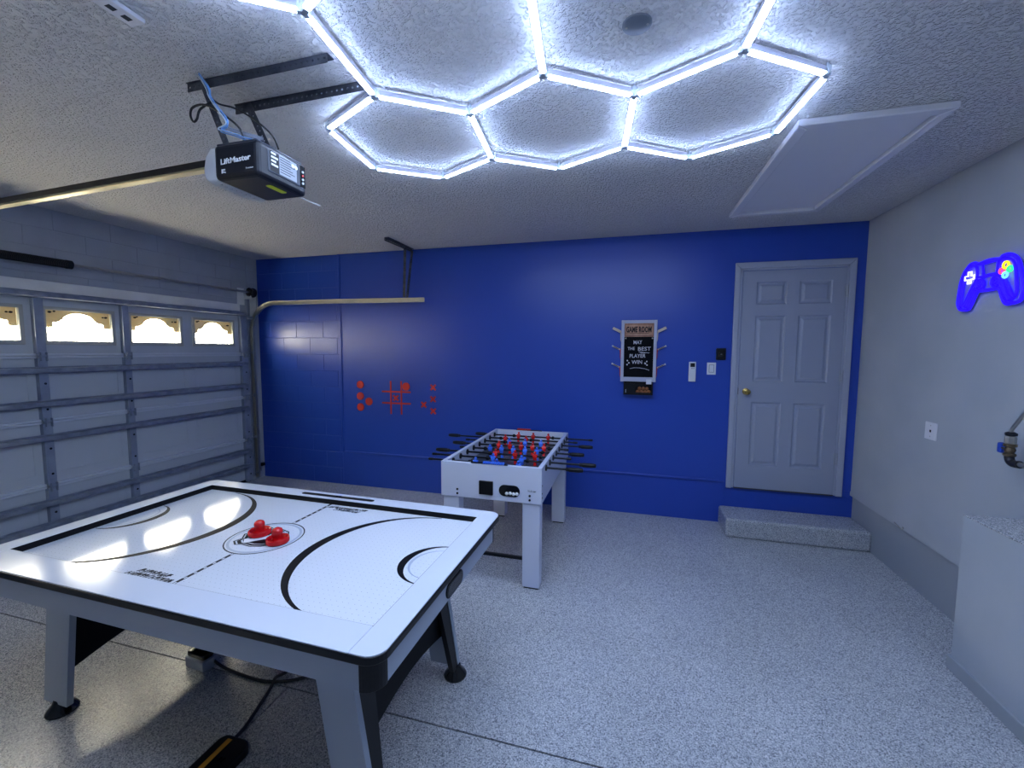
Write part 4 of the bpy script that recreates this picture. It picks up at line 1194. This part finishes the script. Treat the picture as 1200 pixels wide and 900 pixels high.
for b_ in ((4.530, 4.806, -0.008, -0.0006, 1.232, 1.358), (4.530, 4.806, -0.085, -0.008, 1.232, 1.240), (4.530, 4.537, -0.085, -0.008, 1.24, 1.345), (4.799, 4.806, -0.085, -0.008, 1.24, 1.345), (4.537, 4.640, -0.085, -0.078, 1.24, 1.345), (4.64, 4.799, -0.085, -0.078, 1.24, 1.256)):
    bx('tray_side', b_, M['black'], tray)
bx('label', (4.548, 4.556, -0.0862, -0.0848, 1.252, 1.285), M['label_grey'], tray)
for i, (x, z) in enumerate(((4.665, 1.262), (4.70, 1.262), (4.735, 1.261), (4.770, 1.263), (4.683, 1.293), (4.718, 1.293), (4.752, 1.292))):
    bm = B(); sphere(bm, (x, -0.055, z+0.0005), 0.0185, 12, 8)
    obj('brown_ball', bm, M['brown'], None, smooth=True, label=('leftmost', 'second from left', 'third from left', 'rightmost', 'left', 'middle', 'right')[i]+' brown ball in the '+('bottom' if i < 4 else 'upper')+' row of the black holder', cat='ball', group='brown balls in the holder')
bx('price_tag', (4.742, 4.792, -0.0895, -0.0865, 1.340, 1.388), M['white_plastic'], None, label='small white tag stuck at the chalkboard lower right corner', cat='tag')
# six paddles stick out from behind the frame
def paddle(sx, z, thick, lab):
    """table tennis paddle tucked behind the frame, handle pointing out and up"""
    x_in = 4.4955 if sx < 0 else 4.8345
    tip = Vector((x_in+sx*0.082, -0.030, z+0.040)); root = Vector((x_in+sx*0.009, -0.020, z+0.004))
    p = thing('paddle', (root.x, root.y, root.z), lab, 'paddle', 'paddles behind the chalkboard')
    bm = B()
    if thick: obox(bm, root, tip, 0.026, 0.036, (0, -1, 0.0)); mt = M['tan_wood']
    else: obox(bm, root, tip, 0.012, 0.013, (0, -1, 0.0)); mt = M['tan_wood']
    obj('handle', bm, mt, p, bevel=0.003)
    if not thick:
        bm = B(); d = (tip-root).normalized(); obox(bm, root+d*0.01+Vector((0, -0.0068, 0)), tip-d*0.018+Vector((0, -0.0068, 0)), 0.005, 0.002, (0, -1, 0)); obj('handle_groove', bm, M['black_matte'], p)
        bm = B(); lathe(bm, [(0.008, -0.004), (0.010, 0), (0.008, 0.006)], tip, d, 10); obj('end_knob', bm, M['white_plastic'], p)
    bm = B(); pts = [(x_in+sx*0.016, z+0.016), (x_in+sx*0.010, z-0.02), (x_in+sx*0.008, z-0.075), (x_in+sx*0.0005, z-0.10), (x_in+sx*0.0005, z+0.012)]
    prism(bm, pts, XZ, -0.0005, -0.016); obj('blade', bm, M['tan_wood'] if thick else M['rubber_red'], p)
for sx, sn in ((-1, 'left'), (1, 'right')):
    paddle(sx, 1.850, True, f'thick pale wooden handle sticking out at top {sn} of chalkboard')
    paddle(sx, 1.672, False, f'thin handle sticking out halfway up the {sn} side of chalkboard')
    paddle(sx, 1.495, False, f'thin handle sticking out low on the {sn} side of chalkboard')

# ------------------------------------------------------------------ small wall fittings
rm = thing('remote_control', (5.166, -0.01, 1.371), 'white remote control in a wall cradle beside the chalkboard', 'remote control')
bx('body', (5.135, 5.198, -0.022, -0.0005, 1.371, 1.562), M['white_plastic'], rm, bevel=0.005)
bx('display', (5.147, 5.187, -0.0235, -0.0215, 1.512, 1.549), M['black'], rm)
bx('button', (5.158, 5.166, -0.0245, -0.0215, 1.495, 1.502), M['asphalt'], rm); bx('button', (5.174, 5.182, -0.0245, -0.0215, 1.495, 1.502), M['fixture_grey'], rm)
sw = thing('light_switch', (5.336, -0.005, 1.442), 'white rocker light switch on the blue wall left of door', 'light switch')
bx('plate', (5.297, 5.376, -0.007, -0.0005, 1.441, 1.556), M['white_plastic'], sw, bevel=0.003)
bx('rocker_gap_shade', (5.314, 5.359, -0.0078, -0.0065, 1.462, 1.536), M['fixture_grey'], sw)  # grey sheet painting the shaded gap around the rocker
bx('rocker', (5.318, 5.355, -0.012, -0.0065, 1.466, 1.532), M['white_plastic'], sw, bevel=0.002)
bb = thing('door_control', (5.413, -0.01, 1.581), 'small black door opener control above the light switch', 'wall control')
bx('body', (5.370, 5.456, -0.022, -0.0005, 1.581, 1.694), M['black'], bb, bevel=0.008)
bx('button', (5.386, 5.440, -0.026, -0.0215, 1.612, 1.675), M['black_gloss'], bb, bevel=0.004)
bx('led_mark', (5.408, 5.420, -0.0268, -0.0255, 1.634, 1.638), M['label_grey'], bb)
ou = thing('wall_outlet', (W, -0.98, 1.09), 'white wall plate with a small jack on the right wall', 'wall outlet')
bx('plate', (W-0.007, W-0.0005, -1.037, -0.922, 1.083, 1.199), M['white_plastic'], ou, bevel=0.003)
bx('jack', (W-0.009, W-0.0065, -0.986, -0.972, 1.133, 1.149), M['black'], ou)
for z in (1.105, 1.178):
    bm = B(); cyl(bm, (W-0.0068, -0.979, z), (W-0.0085, -0.979, z), 0.0035, 8); obj('screw', bm, M['galv'], ou)
bm = B(); tube(bm, smooth_path([(W-0.001, -0.665, 0.388), (W-0.012, -0.70, 0.390), (W-0.03, -0.78, 0.392), (W-0.04, -0.83, 0.397), (W-0.04, -0.84, 0.408), (W-0.036, -0.825, 0.412)]), 0.0032, 6)
obj('wall_hook', bm, M['galv'], None, smooth=True, label='small bent wire hook low on the grey right wall', cat='hook')

# ------------------------------------------------------------------ neon controller sign
NX = W-0.022
ns = thing('neon_sign', (W, -1.38, 1.92), 'glowing blue neon game controller sign on the right wall', 'neon sign')
def neon(name, pts, r, material, closed=True, smooth_n=3, x=NX):
    P_ = [(x, y, z) for y, z in pts]
    if smooth_n:
        if closed:
            q = smooth_path(P_[-1:]+P_+P_[:2], smooth_n); q = q[smooth_n:-smooth_n]
            q = q[:-1]
        else: q = smooth_path(P_, smooth_n)
    else: q = P_
    bm = B(); tube(bm, q, r, 8, closed=closed); return obj(name, bm, material, ns, smooth=True)
outline = [[-1.286, 2.177], [-1.262, 2.187], [-1.234, 2.185], [-1.208, 2.165], [-1.186, 2.139], [-1.167, 2.091], [-1.159, 2.033], [-1.155, 1.981], [-1.159, 1.951], [-1.177, 1.927], [-1.202, 1.921], [-1.241, 1.921], [-1.262, 1.948], [-1.284, 1.995], [-1.304, 2.018], [-1.375, 2.017], [-1.449, 2.015], [-1.464, 1.993], [-1.484, 1.951], [-1.507, 1.926], [-1.537, 1.926], [-1.581, 1.931], [-1.597, 1.951], [-1.6, 1.994], [-1.594, 2.039], [-1.577, 2.091], [-1.557, 2.145], [-1.524, 2.177], [-1.488, 2.19], [-1.457, 2.188], [-1.439, 2.177], [-1.364, 2.184], [-1.304, 2.177]]
neon('outline_tube', outline, 0.0095, M['neon_blue'])
in1 = [[-1.279, 2.159], [-1.245, 2.168], [-1.217, 2.146], [-1.196, 2.102], [-1.184, 2.045], [-1.180, 1.979], [-1.184, 1.951], [-1.202, 1.950], [-1.222, 1.985], [-1.244, 2.028], [-1.268, 2.068], [-1.287, 2.101]]
neon('grip_tube', in1, 0.0075, M['neon_blue'])
in2 = [[-1.452, 2.165], [-1.482, 2.168], [-1.519, 2.153], [-1.542, 2.110], [-1.555, 2.044], [-1.562, 1.990], [-1.554, 1.962], [-1.533, 1.978], [-1.497, 2.038], [-1.462, 2.085], [-1.444, 2.109]]
neon('grip_tube', in2, 0.0075, M['neon_blue'])
neon('fill_tube', [(-1.218, 1.936), (-1.245, 1.975), (-1.268, 2.015), (-1.290, 2.045)], 0.013, M['neon_blue'], closed=False)
neon('fill_tube', [(-1.535, 1.945), (-1.508, 1.975), (-1.484, 2.02), (-1.462, 2.05)], 0.016, M['neon_blue'], closed=False)
neon('touchpad_tube', [(-1.318, 2.170), (-1.428, 2.172), (-1.424, 2.103), (-1.335, 2.103)], 0.0065, M['neon_blue'], smooth_n=0)
neon('bridge_tube', [(-1.290, 2.100), (-1.365, 2.096), (-1.440, 2.097)], 0.007, M['neon_blue'], closed=False)
for y, z in ((-1.313, 2.055), (-1.422, 2.058)):
    neon('stick_tube', [(y+0.028*math.cos(a), z+0.028*math.sin(a)) for a in [2*PI*i/20 for i in range(20)]], 0.0075, M['neon_blue'], smooth_n=0)
    neon('stick_tube', [(y+0.013*math.cos(a), z+0.013*math.sin(a)) for a in [2*PI*i/14 for i in range(14)]], 0.006, M['neon_blue'], smooth_n=0)
cy, cz, a, b_ = -1.236, 2.106, 0.034, 0.011
neon('cross_tube', [(cy-b_, cz-a), (cy+b_, cz-a), (cy+b_, cz-b_), (cy+a, cz-b_), (cy+a, cz+b_), (cy+b_, cz+b_), (cy+b_, cz+a), (cy-b_, cz+a), (cy-b_, cz+b_), (cy-a, cz+b_), (cy-a, cz-b_), (cy-b_, cz-b_)], 0.0045, M['neon_white'], smooth_n=0, x=NX-0.004)
for (y, z), k, r_ in zip(((-1.489, 2.134), (-1.517, 2.109), (-1.466, 2.106), (-1.489, 2.081)), ('neon_yellow', 'neon_green', 'neon_red', 'neon_cyan'), (0.017, 0.014, 0.014, 0.0145)):
    neon('button_ring', [(y+r_*math.cos(t_), z+r_*math.sin(t_)) for t_ in [2*PI*i/20 for i in range(20)]], 0.0055, M[k], smooth_n=0, x=NX-0.006)
acr = mat('acrylic_backing', (150, 150, 185), 0.15)
bm = B(); prism(bm, [(p[0], p[1]) for p in outline], YZ, W-0.010, W-0.006); obj('acrylic_back', bm, acr, ns)
for y, z in ((-1.24, 2.03), (-1.53, 2.03)):
    bm = B(); cyl(bm, (W-0.0005, y, z), (W-0.0062, y, z), 0.008, 10); obj('stand_off', bm, M['galv'], ns)

# ------------------------------------------------------------------ pipe with valve
VX = 6.44
vp = thing('water_pipe', (VX, -1.76, 1.12), 'old brass valve with blue handle on a pipe by right wall', 'pipe')
bm = B(); tube(bm, smooth_path([(VX, -1.722, 1.150), (VX, -1.722, 1.135), (VX, -1.732, 1.118), (VX, -1.752, 1.112), (VX, -1.785, 1.116)], 4), 0.0185, 14); obj('elbow', bm, M['iron'], vp, smooth=True)
bm = B(); cyl(bm, (VX, -1.78, 1.116), (VX, -2.3, 1.135), 0.012, 14); obj('supply_pipe', bm, M['galv'], vp, smooth=True)
bm = B(); lathe(bm, [(0.015, 0), (0.024, 0.004), (0.024, 0.014), (0.017, 0.020), (0.022, 0.034), (0.017, 0.048), (0.025, 0.052), (0.025, 0.064), (0.016, 0.066)], (VX, -1.721, 1.142), (0, 0, 1), 12); obj('valve_body', bm, M['brass_old'], vp, smooth=True)
bm = B(); lathe(bm, [(0.021, 0), (0.023, 0.006), (0.023, 0.030), (0.019, 0.038)], (VX, -1.719, 1.207), (0, 0, 1), 8); obj('union', bm, M['galv'], vp)
bm = B(); lathe(bm, [(0.016, 0), (0.023, 0.003), (0.023, 0.014), (0.014, 0.020)], (VX, -1.719, 1.247), (0, 0, 1), 8); obj('nut', bm, M['iron'], vp)
bm = B(); tube(bm, smooth_path([(VX, -1.719, 1.262), (VX, -1.725, 1.285), (VX, -1.78, 1.363), (VX, -1.90, 1.53), (VX+0.02, -1.97, 1.625), (VX+0.06, -1.99, 1.65), (W-0.0005, -1.99, 1.655)], 5), 0.0085, 12); obj('riser', bm, M['galv'], vp, smooth=True)
bm = B(); cyl(bm, (VX, -1.70, 1.176), (VX-0.004, -1.672, 1.178), 0.006, 10); obj('valve_stem', bm, M['brass_old'], vp)
bm = B(); box(bm, VX-0.012, VX+0.012, -1.682, -1.656, 1.150, 1.204); obj('valve_handle', bm, M['handle_blue'], vp, bevel=0.008, segs=3, label='blue valve handle')
bm = B(); cyl(bm, (VX, -2.3, 1.135), (W-0.0005, -2.3, 1.135), 0.012, 12); obj('wall_pipe', bm, M['galv'], vp, smooth=True)

clean()
